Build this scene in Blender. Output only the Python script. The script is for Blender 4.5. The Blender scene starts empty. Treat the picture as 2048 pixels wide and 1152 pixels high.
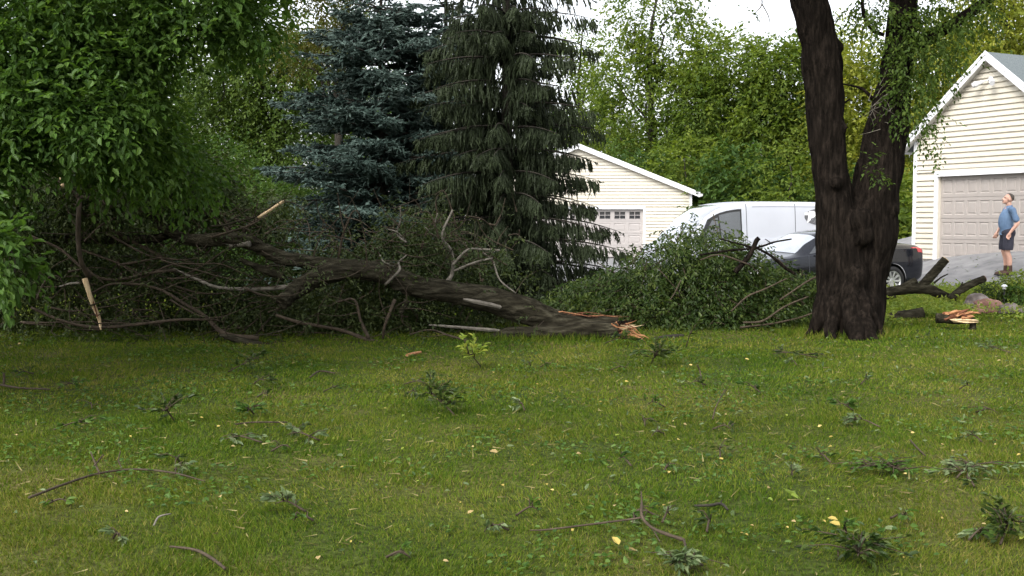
import bpy, math, random
import numpy as np
from mathutils import Vector, Matrix
C = bpy.context.scene.collection
R = math.radians
rng = np.random.default_rng(11)
random.seed(5)

# ------------------------------------------------------------------ camera, sky, sun, exposure
F = 2200.0
CAMZ = 1.6
PITCH = math.atan(131 / F)
cam = bpy.data.objects.new('camera', bpy.data.cameras.new('camera'))
C.objects.link(cam)
cam.data.sensor_width = 36
cam.data.lens = F / 2048 * 36
cam.data.clip_end = 2000
cam.location = (0, 0, CAMZ)
cam.rotation_euler = (math.pi / 2 - PITCH, 0, 0)
bpy.context.scene.camera = cam

SUN_EL, SUN_AZ = R(46), R(214)          # azimuth clockwise from +Y: behind the camera, to its left
W = bpy.data.worlds.new('World'); bpy.context.scene.world = W
W.use_nodes = True
nt = W.node_tree; nt.nodes.clear()
sky = nt.nodes.new('ShaderNodeTexSky'); sky.sky_type = 'NISHITA'; sky.sun_disc = False
sky.sun_elevation = SUN_EL; sky.sun_rotation = SUN_AZ
sky.air_density = 1.0; sky.dust_density = 4.0; sky.ozone_density = 1.0
hs = nt.nodes.new('ShaderNodeHueSaturation'); hs.inputs['Saturation'].default_value = 0.22
bg = nt.nodes.new('ShaderNodeBackground'); bg.inputs['Strength'].default_value = 0.15
wo = nt.nodes.new('ShaderNodeOutputWorld')
nt.links.new(sky.outputs[0], hs.inputs['Color']); nt.links.new(hs.outputs[0], bg.inputs['Color'])
nt.links.new(bg.outputs[0], wo.inputs['Surface'])
sl = bpy.data.lights.new('sun', 'SUN'); sl.energy = 0.6; sl.angle = R(25); sl.color = (1, 0.95, 0.86)
so = bpy.data.objects.new('sun', sl); C.objects.link(so)
sd = Vector((math.sin(SUN_AZ) * math.cos(SUN_EL), math.cos(SUN_AZ) * math.cos(SUN_EL), math.sin(SUN_EL)))
so.rotation_euler = sd.to_track_quat('Z', 'Y').to_euler(); so.location = (-20, -20, 30)
sc = bpy.context.scene
sc.view_settings.view_transform = 'Standard'; sc.view_settings.look = 'None'
sc.view_settings.exposure = 1.65; sc.view_settings.gamma = 1.0; sc.view_settings.use_curve_mapping = False
sc.render.engine = 'CYCLES'
sc.cycles.max_bounces = 7; sc.cycles.diffuse_bounces = 3; sc.cycles.glossy_bounces = 3
sc.cycles.transmission_bounces = 5; sc.cycles.transparent_max_bounces = 6

# ------------------------------------------------------------------ helpers: places
cp, sp_ = math.cos(PITCH), math.sin(PITCH)
def ray(px, py):
    x = (px - 1024) / F; v = (576 - py) / F
    d = np.array([x, cp + v * sp_, -sp_ + v * cp])
    return d / d[1]
def P(px, py, D):
    d = ray(px, py) * D
    return np.array([d[0], d[1], d[2] + CAMZ])
def S(t):
    t = np.clip(t, 0, 1); return t * t * (3 - 2 * t)
def hash3(i, j, k):
    h = (i * 374761393 + j * 668265263 + k * 1274126177) & 0xffffffff
    h = ((h ^ (h >> 13)) * 1103515245) & 0xffffffff
    h = ((h ^ (h >> 16)) * 2246822519) & 0xffffffff
    return ((h ^ (h >> 15)) & 0xffffff) / float(0xffffff)
def vnoise(p):
    p = np.asarray(p, float)
    i = np.floor(p).astype(np.int64); f = p - i; f = f * f * (3 - 2 * f)
    out = 0
    for a in (0, 1):
        for b in (0, 1):
            for c in (0, 1):
                w = (f[:, 0] if a else 1 - f[:, 0]) * (f[:, 1] if b else 1 - f[:, 1]) * (f[:, 2] if c else 1 - f[:, 2])
                out = out + w * hash3(i[:, 0] + a, i[:, 1] + b, i[:, 2] + c)
    return out
def ground(x, y):
    x = np.asarray(x, float); y = np.asarray(y, float)
    g = 0.95 * np.clip((x - 8.2) / 3.8, 0, 1.8) ** 1.15 * S((y - 17) / 11) * (1 - 0.9 * S((y - 33) / 14))
    lump = 0.025 * np.sin(x * 0.9 + 1.3 * np.sin(y * .35)) * np.sin(y * 0.7 + .4) * (1 - S((y - 19) / 3))
    return g + lump - .12 * np.exp(-((x - 6.0) / 2.4) ** 2 - ((y - 25.0) / 2.2) ** 2)
def G(px, py):
    d = ray(px, py)
    t = np.arange(3, 70, .05); h = CAMZ + d[2] * t - ground(d[0] * t, t)
    k = np.argmax(h < 0); D = t[k] if h[k] < 0 else 60.0
    lo, hi = D - .05, D
    for _ in range(14):
        mid = (lo + hi) / 2
        if CAMZ + d[2] * mid > float(ground(d[0] * mid, mid)): lo = mid
        else: hi = mid
    D = hi
    return np.array([d[0] * D, D, float(ground(d[0] * D, D))])

# ------------------------------------------------------------------ helpers: meshes
class MB:
    def __init__(s): s.v = []; s.q = []; s.t = []; s.n = 0; s.r = []
    def add(s, V, quads=None, tris=None, rnd=0.5):
        V = np.asarray(V, float).reshape(-1, 3)
        if quads is not None and len(quads): s.q.append(np.asarray(quads, int).reshape(-1, 4) + s.n)
        if tris is not None and len(tris): s.t.append(np.asarray(tris, int).reshape(-1, 3) + s.n)
        s.r.append(np.broadcast_to(np.asarray(rnd, float), (len(V),)))
        s.v.append(V); s.n += len(V); return s
    def mesh(s, name, smooth=False):
        V = np.concatenate(s.v); q = np.concatenate(s.q) if s.q else np.zeros((0, 4), int)
        t = np.concatenate(s.t) if s.t else np.zeros((0, 3), int)
        me = bpy.data.meshes.new(name)
        me.vertices.add(len(V)); me.vertices.foreach_set('co', V.astype(np.float32).ravel())
        nl = len(q) * 4 + len(t) * 3
        me.loops.add(nl); me.loops.foreach_set('vertex_index', np.concatenate([q.ravel(), t.ravel()]).astype(np.int32))
        npz = len(q) + len(t)
        me.polygons.add(npz)
        st = np.concatenate([np.arange(len(q)) * 4, len(q) * 4 + np.arange(len(t)) * 3]).astype(np.int32)
        me.polygons.foreach_set('loop_start', st)
        me.polygons.foreach_set('use_smooth', np.full(npz, smooth))
        at = me.attributes.new('rnd', 'FLOAT', 'POINT'); at.data.foreach_set('value', np.concatenate(s.r).astype(np.float32))
        me.update(calc_edges=True)
        return me
    def build(s, name, mat, parent=None, smooth=False, kind=None):
        return link(name, s.mesh(name, smooth), mat, parent, kind)
def link(name, me, mat, parent=None, kind=None):
    o = bpy.data.objects.new(name, me); C.objects.link(o)
    if mat is not None and len(me.materials) == 0: me.materials.append(mat)
    if parent is not None: o.parent = parent
    if kind: o['kind'] = kind
    return o
def thing(name, label, cat, loc=(0, 0, 0), rz=0, group=None, rot=None):
    o = bpy.data.objects.new(name, None); C.objects.link(o)
    o.empty_display_size = .2
    o.location = loc; o.rotation_euler = rot if rot is not None else (0, 0, rz)
    return tag(o, label, cat, group)
def tag(o, label, cat, group=None):
    o['label'] = label; o['category'] = cat
    if group: o['group'] = group
    return o
def nrmz(v):
    v = np.asarray(v, float); return v / np.maximum(np.linalg.norm(v, axis=-1, keepdims=True), 1e-9)
def resample(pts, rad, n):
    pts = np.asarray(pts, float); rad = np.asarray(rad, float)
    m = len(pts)
    if m == 2:
        t = np.linspace(0, 1, n)[:, None]; return pts[0] * (1 - t) + pts[1] * t, rad[0] * (1 - t[:, 0]) + rad[1] * t[:, 0]
    q = np.column_stack([pts, rad])
    q = np.vstack([2 * q[0] - q[1], q, 2 * q[-1] - q[-2]])
    out = []
    for u in np.linspace(0, m - 1 - 1e-6, n):
        i = int(u); f = u - i; a, b, c, d = q[i], q[i + 1], q[i + 2], q[i + 3]
        out.append(.5 * (2 * b + (c - a) * f + (2 * a - 5 * b + 4 * c - d) * f * f + (3 * b - a - 3 * c + d) * f ** 3))
    out = np.array(out); return out[:, :3], np.maximum(out[:, 3], .0005)
def tube(mb, pts, rad, sides=6, n=None, cap=True, rough=0.0, rnd=.5):
    pts = np.asarray(pts, float); rad = np.broadcast_to(np.asarray(rad, float), (len(pts),))
    if n: pts, rad = resample(pts, rad, n)
    n = len(pts)
    T = nrmz(np.gradient(pts, axis=0))
    up = np.array([0, 0, 1.]) if abs(T[0][2]) < .9 else np.array([1., 0, 0])
    N = nrmz(np.cross(T[0], up)); Ns = [N]
    for i in range(1, n):
        N = N - T[i] * np.dot(N, T[i]); N = N / max(1e-9, np.linalg.norm(N)); Ns.append(N)
    Ns = np.array(Ns); B = np.cross(T, Ns)
    a = np.arange(sides) / sides * 2 * math.pi
    rr = rad[:, None] * (1 + rough * (rng.random((n, sides)) - .5))
    V = pts[:, None, :] + rr[..., None] * (np.cos(a)[None, :, None] * Ns[:, None, :] + np.sin(a)[None, :, None] * B[:, None, :])
    V = V.reshape(-1, 3)
    i = np.arange(n - 1)[:, None] * sides; j = np.arange(sides)[None, :]; k = (j + 1) % sides
    q = np.stack([i + j, i + k, i + sides + k, i + sides + j], -1).reshape(-1, 4)
    tr = []
    if cap:
        V = np.vstack([V, pts[0], pts[-1]]); c0 = n * sides; l = (n - 1) * sides
        tr = [(c0, (x + 1) % sides, x) for x in range(sides)] + [(c0 + 1, l + x, l + (x + 1) % sides) for x in range(sides)]
    mb.add(V, q, tr, rnd)
def box(mb, x0, x1, y0, y1, z0, z1):
    V = [(x, y, z) for z in (z0, z1) for y in (y0, y1) for x in (x0, x1)]
    mb.add(V, [(0, 2, 3, 1), (4, 5, 7, 6), (0, 1, 5, 4), (2, 6, 7, 3), (0, 4, 6, 2), (1, 3, 7, 5)])
def prism(mb, poly, y0, y1):
    """convex polygon in (x,z), extruded along y"""
    n = len(poly)
    V = [(x, y0, z) for x, z in poly] + [(x, y1, z) for x, z in poly]
    q = [(i, (i + 1) % n, n + (i + 1) % n, n + i) for i in range(n)]
    t = [(0, i + 1, i) for i in range(1, n - 1)] + [(n, n + i, n + i + 1) for i in range(1, n - 1)]
    mb.add(V, q, t)
def ellipsoid(mb, c, r, rot=None, nu=16, nv=10):
    V = []
    for i in range(nv + 1):
        th = math.pi * i / nv
        for j in range(nu):
            ph = 2 * math.pi * j / nu
            V.append((math.sin(th) * math.cos(ph) * r[0], math.sin(th) * math.sin(ph) * r[1], math.cos(th) * r[2]))
    V = np.array(V)
    if rot is not None: V = V @ np.array(rot).T
    q = [(i * nu + j, (i + 1) * nu + j, (i + 1) * nu + (j + 1) % nu, i * nu + (j + 1) % nu) for i in range(nv) for j in range(nu)]
    mb.add(V + np.asarray(c), q)
def capsule(mb, pts, rad, sides=10, n=None):
    pts, rad = resample(pts, rad, n or max(4, len(pts) * 3))
    d0 = nrmz(pts[0] - pts[1]); d1 = nrmz(pts[-1] - pts[-2])
    pre = [(pts[0] + d0 * rad[0] * math.sin(a), rad[0] * math.cos(a)) for a in (1.45, 1.0, .5)]
    post = [(pts[-1] + d1 * rad[-1] * math.sin(a), rad[-1] * math.cos(a)) for a in (.5, 1.0, 1.45)]
    pts = np.vstack([[p for p, _ in pre], pts, [p for p, _ in post]])
    rad = np.concatenate([[r for _, r in pre], rad, [r for _, r in post]])
    tube(mb, pts, rad, sides)
def fused(mb, voxel, smooth=2, factor=.5):
    """one continuous surface from overlapping solids; returns vertices and quads"""
    me = mb.mesh('tmp'); o = bpy.data.objects.new('tmp', me); C.objects.link(o)
    m = o.modifiers.new('r', 'REMESH'); m.mode = 'VOXEL'; m.voxel_size = voxel
    if smooth:
        m2 = o.modifiers.new('s', 'SMOOTH'); m2.iterations = smooth; m2.factor = factor
    dg = bpy.context.evaluated_depsgraph_get(); dg.update()
    ev = o.evaluated_get(dg).to_mesh()
    V = np.zeros(len(ev.vertices) * 3, np.float32); ev.vertices.foreach_get('co', V)
    N = np.zeros(len(ev.vertices) * 3, np.float32); ev.vertices.foreach_get('normal', N)
    faces = [tuple(p.vertices) for p in ev.polygons]
    o.evaluated_get(dg).to_mesh_clear()
    bpy.data.objects.remove(o); bpy.data.meshes.remove(me)
    q = [f for f in faces if len(f) == 4]; t = [f for f in faces if len(f) == 3]
    return V.reshape(-1, 3).astype(float), N.reshape(-1, 3).astype(float), q, t

# ------------------------------------------------------------------ helpers: leaves
LEAF_R = (np.array([(0, 0, 0), (.42, -.5, .10), (1, 0, -.10), (.42, .5, .10)]), None, [(0, 1, 2), (0, 2, 3)])
LEAF_O = (np.array([(0, 0, 0), (.28, -.44, .09), (.68, -.36, .06), (1, 0, -.12), (.68, .36, .06), (.28, .44, .09)]), [(0, 1, 2, 3), (0, 3, 4, 5)], None)
BLADE = (np.array([(0, -.5, 0), (0, .5, 0), (1, 0, 0)]), None, [(0, 1, 2)])
def frames(d, nrm):
    d = nrmz(d); w = nrmz(np.cross(nrm, d)); n = np.cross(d, w); return d, w, n
def put_leaves(mb, pos, d, nrm, L, Wd, shape, rnd):
    T, q, t = shape; k = len(T); n = len(pos)
    d, w, nn = frames(d, nrm)
    L = np.broadcast_to(L, (n,)); Wd = np.broadcast_to(Wd, (n,))
    V = pos[:, None, :] + (T[None, :, 0] * L[:, None])[..., None] * d[:, None, :] + (T[None, :, 1] * Wd[:, None])[..., None] * w[:, None, :] \
        + (T[None, :, 2] * L[:, None])[..., None] * nn[:, None, :]
    off = (np.arange(n) * k)[:, None, None]
    mb.add(V.reshape(-1, 3), None if q is None else (np.array(q)[None] + off).reshape(-1, 4),
           None if t is None else (np.array(t)[None] + off).reshape(-1, 3), np.repeat(rnd, k))
def rdir(n):
    return nrmz(rng.normal(size=(n, 3)))
def spray_leaves(base, d, length, k, L, aspect=.5, droop=.5, jit=.35):
    """leafy shoots: returns leaf positions, directions, normals, sizes, random values"""
    n = len(base); d = nrmz(d)
    side = nrmz(np.cross(d, np.array([0, 0, 1.]) + .3 * rng.normal(size=(n, 3))))
    pos, dr, nm, sz, rn = [], [], [], [], []
    shoot = rng.random(n)
    for j in range(k):
        s = (j + .6) / k
        p = base + d * (length * s)[:, None]; p[:, 2] -= droop * length * s * s * .5
        sg = 1 if j % 2 else -1
        ld = d * (.5 + .5 * s) + side * sg * (1.0 - .5 * s) + jit * rng.normal(size=(n, 3)); ld[:, 2] -= droop * .55
        nmj = np.array([0, 0, 1.]) + jit * 1.2 * rng.normal(size=(n, 3))
        pos.append(p); dr.append(ld); nm.append(nmj); sz.append(L * rng.uniform(.65, 1.25, n)); rn.append(np.clip(.65 * shoot + .35 * rng.random(n), 0, 1))
    return np.concatenate(pos), np.concatenate(dr), np.concatenate(nm), np.concatenate(sz), np.concatenate(rn)
def blob_points(blobs, n, shell=.45, gap=.0, gfreq=1.2, seed=0):
    """points through the crown's volume (mostly its outer shell) with the outward direction; gaps by noise"""
    b = np.array(blobs, float)
    w = (b[:, 3] * b[:, 4] * b[:, 5]) ** (2 / 3); w /= w.sum()
    idx = rng.choice(len(b), n, p=w); u = rdir(n); rad = rng.uniform(shell ** 3, 1, n) ** (1 / 3)
    p = b[idx, :3] + u * rad[:, None] * b[idx, 3:6] * (0.85 + .3 * vnoise(u * 2.3 + idx[:, None] * 7.1 + seed))[:, None]
    if gap > 0:
        keep = vnoise(p * gfreq + seed * 3.3) > gap
        p, u = p[keep], u[keep]
    return p, u

# ------------------------------------------------------------------ materials
def new_mat(name):
    m = bpy.data.materials.new(name); m.use_nodes = True
    n = m.node_tree; b = n.nodes['Principled BSDF']; return m, n, b
def nd(n, t, **kw):
    x = n.nodes.new(t)
    for k, v in kw.items():
        if k in x.inputs: x.inputs[k].default_value = v
        else: setattr(x, k, v)
    return x
def ramp(n, fac, stops):
    r = n.nodes.new('ShaderNodeValToRGB'); e = r.color_ramp.elements
    while len(e) < len(stops): e.new(.5)
    for k, (p, c) in enumerate(stops): e[k].position = p; e[k].color = (*c, 1)
    n.links.new(fac, r.inputs[0]); return r.outputs[0]
def leaf_mat(name, cols, trans=.4, rough=.5, tint=(1.5, 1.5, .7), spec=.18, freq=.5, nw=.7, det=2.0):
    m, n, b = new_mat(name)
    at = nd(n, 'ShaderNodeAttribute', attribute_name='rnd')
    tc = nd(n, 'ShaderNodeNewGeometry'); nz = nd(n, 'ShaderNodeTexNoise', Scale=freq, Detail=det)
    n.links.new(tc.outputs['Position'], nz.inputs['Vector'])
    mx = nd(n, 'ShaderNodeMath', operation='MULTIPLY_ADD'); mx.inputs[1].default_value = nw
    n.links.new(nz.outputs[0], mx.inputs[0]); 
    ad = nd(n, 'ShaderNodeMath', operation='MULTIPLY_ADD'); ad.inputs[1].default_value = .75; ad.inputs[2].default_value = .13 - nw * .5
    n.links.new(at.outputs['Fac'], ad.inputs[0]); n.links.new(ad.outputs[0], mx.inputs[2])
    col = ramp(n, mx.outputs[0], [(i / (len(cols) - 1) * .8 + .1, c) for i, c in enumerate(cols)])
    n.links.new(col, b.inputs['Base Color']); b.inputs['Roughness'].default_value = rough
    b.inputs['Specular IOR Level'].default_value = spec
    tr = nd(n, 'ShaderNodeBsdfTranslucent'); mt = nd(n, 'ShaderNodeMix', data_type='RGBA', blend_type='MULTIPLY')
    mt.inputs[0].default_value = 1; n.links.new(col, mt.inputs[6]); mt.inputs[7].default_value = (*tint, 1)
    n.links.new(mt.outputs[2], tr.inputs['Color'])
    ms = nd(n, 'ShaderNodeMixShader'); ms.inputs[0].default_value = trans
    n.links.new(b.outputs[0], ms.inputs[1]); n.links.new(tr.outputs[0], ms.inputs[2])
    n.links.new(ms.outputs[0], n.nodes['Material Output'].inputs['Surface'])
    return m
def noise_mat(name, cols, scale=6, stretch=(1, 1, 1), rough=.85, bump=.4, bdist=.01, detail=6, spec=.3, metallic=0, coords='Object', b2=0):
    m, n, b = new_mat(name)
    tc = nd(n, 'ShaderNodeTexCoord'); mp = nd(n, 'ShaderNodeMapping'); mp.inputs['Scale'].default_value = stretch
    n.links.new(tc.outputs[coords], mp.inputs[0])
    nz = nd(n, 'ShaderNodeTexNoise', Scale=scale, Detail=detail, Roughness=.6); n.links.new(mp.outputs[0], nz.inputs['Vector'])
    col = ramp(n, nz.outputs[0], [(.3 + .4 * i / max(1, len(cols) - 1), c) for i, c in enumerate(cols)])
    n.links.new(col, b.inputs['Base Color'])
    b.inputs['Roughness'].default_value = rough; b.inputs['Specular IOR Level'].default_value = spec; b.inputs['Metallic'].default_value = metallic
    if bump:
        bp = nd(n, 'ShaderNodeBump', Strength=bump, Distance=bdist)
        n.links.new(nz.outputs[0], bp.inputs['Height'])
        if b2:
            n2 = nd(n, 'ShaderNodeTexNoise', Scale=scale * b2, Detail=3.0); n.links.new(mp.outputs[0], n2.inputs['Vector'])
            bp2 = nd(n, 'ShaderNodeBump', Strength=bump, Distance=bdist * .5)
            n.links.new(n2.outputs[0], bp2.inputs['Height']); n.links.new(bp.outputs[0], bp2.inputs['Normal']); bp = bp2
        n.links.new(bp.outputs[0], b.inputs['Normal'])
    return m
def plain(name, col, rough=.5, metallic=0, coat=0, spec=.5, var=.06, scale=9):
    m = noise_mat(name, [tuple(c * (1 - var) for c in col), tuple(min(1, c * (1 + var)) for c in col)], scale, rough=rough, bump=0, spec=spec, metallic=metallic)
    m.node_tree.nodes['Principled BSDF'].inputs['Coat Weight'].default_value = coat
    m.node_tree.nodes['Principled BSDF'].inputs['Coat Roughness'].default_value = .04
    return m
M = {}
M['bark'] = noise_mat('bark', [(.0035, .0028, .0022), (.0095, .0075, .006), (.024, .0185, .0145)], 7, (3.2, 3.2, .55), .95, .9, .03, 8, .03, b2=4)
M['fallen_bark'] = noise_mat('fallen_bark', [(.009, .008, .0055), (.027, .024, .016), (.070, .064, .044)], 7, (.7, 3, 3), .95, .9, .025, 8, .04, b2=4)
M['twig'] = noise_mat('twig_bark', [(.022, .015, .009), (.060, .044, .028)], 14, (1, 1, 1), .85, .5, .004)
M['dead_twig'] = noise_mat('dead_twig_bark', [(.075, .066, .052), (.19, .17, .14)], 14, (1, 1, 1), .85, .5, .004)
M['dark_bark'] = noise_mat('dark_bark', [(.012, .010, .008), (.035, .03, .022)], 8, (3, 3, .6), .92, .7, .02)
M['wood'] = noise_mat('split_wood', [(.13, .05, .022), (.28, .125, .055), (.42, .25, .12)], 9, (.7, 5, 5), .8, .7, .01)
M['pale_wood'] = noise_mat('pale_wood', [(.34, .23, .12), (.62, .48, .30)], 12, (3, 3, .6), .8, .4, .006)
M['heart_wood'] = noise_mat('heart_wood', [(.05, .02, .011), (.18, .066, .030)], 10, (.8, 5, 5), .8, .7, .01)
M['leaf_near'] = leaf_mat('maple_leaf', [(.027, .061, .012), (.054, .108, .020), (.096, .162, .034)], .42, .45)
M['leaf_olive'] = leaf_mat('olive_leaf', [(.030, .054, .011), (.058, .098, .018), (.105, .150, .028)], .42, .55)
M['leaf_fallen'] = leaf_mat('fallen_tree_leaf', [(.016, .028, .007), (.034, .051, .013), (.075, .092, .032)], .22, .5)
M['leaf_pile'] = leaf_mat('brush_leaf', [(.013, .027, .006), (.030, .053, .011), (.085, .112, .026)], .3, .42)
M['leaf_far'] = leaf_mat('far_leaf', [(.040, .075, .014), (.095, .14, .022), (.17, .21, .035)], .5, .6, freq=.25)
M['leaf_far_dark'] = leaf_mat('dark_wood_leaf', [(.018, .042, .012), (.040, .080, .018), (.075, .125, .026)], .4, .6, freq=.25)  # darker green leaf of undergrowth, shrubs and far wood
M['leaf_yellow'] = leaf_mat('yellow_green_leaf', [(.08, .115, .016), (.17, .195, .028), (.27, .275, .05)], .5, .6, freq=.3)
M['leaf_oak'] = leaf_mat('oak_leaf', [(.025, .04, .01), (.06, .07, .015), (.09, .08, .02)], .45, .5)
M['leaf_dry'] = leaf_mat('dry_leaf', [(.22, .16, .04), (.36, .28, .075), (.46, .36, .15)], .2, .6, (1, 1, .8))
M['leaf_tan'] = leaf_mat('tan_leaf', [(.28, .20, .08), (.40, .31, .15)], .2, .6, (1, 1, .8))
M['leaf_lime'] = leaf_mat('lime_leaf', [(.09, .15, .03), (.18, .24, .04), (.28, .30, .06)], .4, .5)
M['leaf_grey'] = leaf_mat('greyish_leaf', [(.05, .08, .032), (.085, .12, .05), (.14, .175, .085)], .25, .45)
M['thatch'] = leaf_mat('thatch_blade', [(.08, .07, .025), (.14, .12, .045), (.21, .18, .08)], .1, .7)
M['needle_blue'] = leaf_mat('blue_needle', [(.018, .034, .028), (.038, .062, .052), (.085, .120, .104)], .12, .6, (1, 1, 1), .2, freq=.8)
M['needle_dark'] = leaf_mat('dark_needle', [(.010, .015, .007), (.018, .026, .011), (.031, .044, .017)], .12, .65, (1, 1, .8), .15, freq=.8)
M['needle_green'] = leaf_mat('fresh_needle', [(.02, .035, .014), (.035, .062, .022), (.06, .095, .032)], .12, .65, (1, 1, .8), .15, freq=.8)
M['grass'] = leaf_mat('grass_blade', [(.025, .058, .006), (.060, .101, .009), (.102, .131, .015), (.19, .165, .05)], .3, .7, (1.3, 1.3, .6), .05, freq=.6, nw=1.25, det=5.0)
M['siding'] = plain('cream_siding', (.58, .54, .455), .55, var=.04, scale=3)
M['trim'] = plain('white_trim', (.66, .67, .69), .5, var=.04)
M['door_left'] = plain('rosy_beige_door', (.34, .315, .305), .5, var=.03)
M['door'] = plain('grey_beige_door', (.31, .28, .26), .5, var=.04)
M['shingle'] = noise_mat('grey_shingle', [(.07, .085, .09), (.14, .16, .165)], 30, rough=.95, bump=.5, bdist=.004)
M['soffit'] = plain('soffit', (.6, .58, .54), .6)
M['black'] = plain('black_rubber', (.012, .012, .013), .6)
M['dark_metal'] = plain('dark_metal', (.03, .03, .032), .4)
M['van'] = plain('white_van_paint', (.47, .49, .54), .35, coat=.2, var=.03, scale=2)
M['car'] = plain('black_car_paint', (.022, .024, .031), .14, metallic=.5, coat=.35, spec=.3, var=.05)
M['rim'] = plain('silver_wheel', (.62, .62, .63), .3, metallic=.6)
M['seam'] = plain('panel_gap', (.07, .075, .09), .8)
M['crease_shade'] = plain('crease_shade_line', (.24, .25, .29), .6)
M['logo_dark'] = plain('logo_charcoal', (.10, .10, .11), .4)
M['logo_white'] = plain('logo_white', (.8, .8, .82), .4)
M['red'] = plain('red_lens', (.55, .02, .03), .12, coat=1)
M['lamp_glass'] = plain('clear_lens', (.5, .5, .52), .12, coat=1)
M['asphalt'] = noise_mat('asphalt', [(.11, .11, .115), (.17, .17, .175), (.22, .22, .22)], 2.2, rough=.9, bump=.5, bdist=.006, detail=10, b2=40)
M['concrete'] = noise_mat('pale_concrete', [(.40, .40, .39), (.56, .55, .53)], 4, rough=.9, bump=.3, bdist=.004, detail=8)
M['stone_pink'] = noise_mat('pink_granite', [(.08, .04, .030), (.20, .105, .08), (.32, .20, .155)], 5, rough=.85, bump=.6, bdist=.02, detail=9)
M['stone_grey'] = noise_mat('grey_granite', [(.05, .042, .038), (.13, .108, .098), (.26, .225, .21)], 5, rough=.85, bump=.6, bdist=.02, detail=9)
M['skin'] = plain('skin', (.50, .29, .22), .5, var=.1, scale=14)
M['shirt'] = noise_mat('blue_tshirt', [(.085, .14, .235), (.13, .20, .31)], 6, rough=.9, bump=.6, bdist=.012)
M['shorts'] = noise_mat('charcoal_shorts', [(.025, .025, .038), (.045, .045, .062)], 7, rough=.9, bump=.6, bdist=.012)
M['boot'] = noise_mat('brown_boot', [(.035, .018, .012), (.075, .04, .026)], 12, rough=.6, bump=.4, bdist=.006)
M['hair'] = noise_mat('short_grey_hair', [(.03, .024, .02), (.10, .085, .075)], 60, rough=.8, bump=.6, bdist=.004)
M['mouth'] = plain('open_mouth', (.10, .02, .02), .5)
M['teeth'] = plain('teeth', (.75, .72, .66), .35)
M['eye'] = plain('eye', (.04, .03, .025), .3)
M['mulch'] = noise_mat('bark_mulch', [(.06, .03, .018), (.16, .08, .05)], 18, rough=.95, bump=.8, bdist=.02)
def glass_mat(name, col, ior=1.55):
    m, n, b = new_mat(name); tc = nd(n, 'ShaderNodeTexCoord'); nz = nd(n, 'ShaderNodeTexNoise', Scale=2.0)
    n.links.new(tc.outputs['Object'], nz.inputs['Vector'])
    n.links.new(ramp(n, nz.outputs[0], [(.3, col), (.7, tuple(c * 1.3 for c in col))]), b.inputs['Base Color'])
    b.inputs['Roughness'].default_value = .03; b.inputs['IOR'].default_value = ior; b.inputs['Coat Weight'].default_value = 1.0
    b.inputs['Coat IOR'].default_value = ior; return m
M['glass'] = glass_mat('tinted_glass', (.03, .034, .036), 1.6)
M['windshield'] = glass_mat('sky_white_windscreen', (.72, .74, .76), 1.6); M['windshield'].node_tree.nodes['Principled BSDF'].inputs['Metallic'].default_value = .85  # pale metallic base stands in for bright sky reflected in the windscreens
M['pane'] = glass_mat('window_pane', (.02, .02, .02), 1.45)
# lawn
def lawn_mat():
    m, n, b = new_mat('lawn_ground')
    g = nd(n, 'ShaderNodeNewGeometry')
    n1 = nd(n, 'ShaderNodeTexNoise', Scale=.55, Detail=5.0); n2 = nd(n, 'ShaderNodeTexNoise', Scale=26.0, Detail=6.0)
    for x in (n1, n2): n.links.new(g.outputs['Position'], x.inputs['Vector'])
    c1 = ramp(n, n1.outputs[0], [(.3, (.036, .062, .012)), (.5, (.066, .09, .018)), (.68, (.115, .11, .04))])
    c2 = ramp(n, n2.outputs[0], [(.3, (.22, .20, .16)), (.65, (.85, .82, .7))])
    mx = nd(n, 'ShaderNodeMix', data_type='RGBA', blend_type='MULTIPLY'); mx.inputs[0].default_value = 1
    n.links.new(c1, mx.inputs[6]); n.links.new(c2, mx.inputs[7]); n.links.new(mx.outputs[2], b.inputs['Base Color'])
    b.inputs['Roughness'].default_value = .95; b.inputs['Specular IOR Level'].default_value = .1
    bp = nd(n, 'ShaderNodeBump', Strength=.8, Distance=.03); n.links.new(n2.outputs[0], bp.inputs['Height']); n.links.new(bp.outputs[0], b.inputs['Normal'])
    return m
M['lawn'] = lawn_mat()

# ------------------------------------------------------------------ ground, drive, grass
def grid_mesh(xs, ys, zf):
    X, Y = np.meshgrid(xs, ys); Z = zf(X, Y)
    V = np.stack([X, Y, Z], -1).reshape(-1, 3); nx = len(xs); ny = len(ys)
    i = np.arange(ny - 1)[:, None] * nx; j = np.arange(nx - 1)[None]
    q = np.stack([i + j, i + j + 1, i + nx + j + 1, i + nx + j], -1).reshape(-1, 4)
    return V, q
xs = np.concatenate([np.linspace(-400, -30, 8)[:-1], np.linspace(-30, 40, 141), np.linspace(40, 400, 8)[1:]])
ys = np.concatenate([np.linspace(-60, 0, 7)[:-1], np.linspace(0, 60, 151), np.linspace(60, 700, 12)[1:]])
V, q = grid_mesh(xs, ys, ground)
MB().add(V, q).build('ground', M['lawn'], smooth=True, kind='structure')
EDGE = np.array([(-30, 24.8), (5.5, 24.4), (7.6, 24.0), (8.6, 23.3), (9.4, 22.3), (10.5, 21.5), (14, 20.8), (40, 20.5)])
def drive_edge(x): return np.interp(x, EDGE[:, 0], EDGE[:, 1])
xs = np.linspace(-1.2, 30, 126); tt = np.linspace(0, 1, 120) ** 1.3
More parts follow.
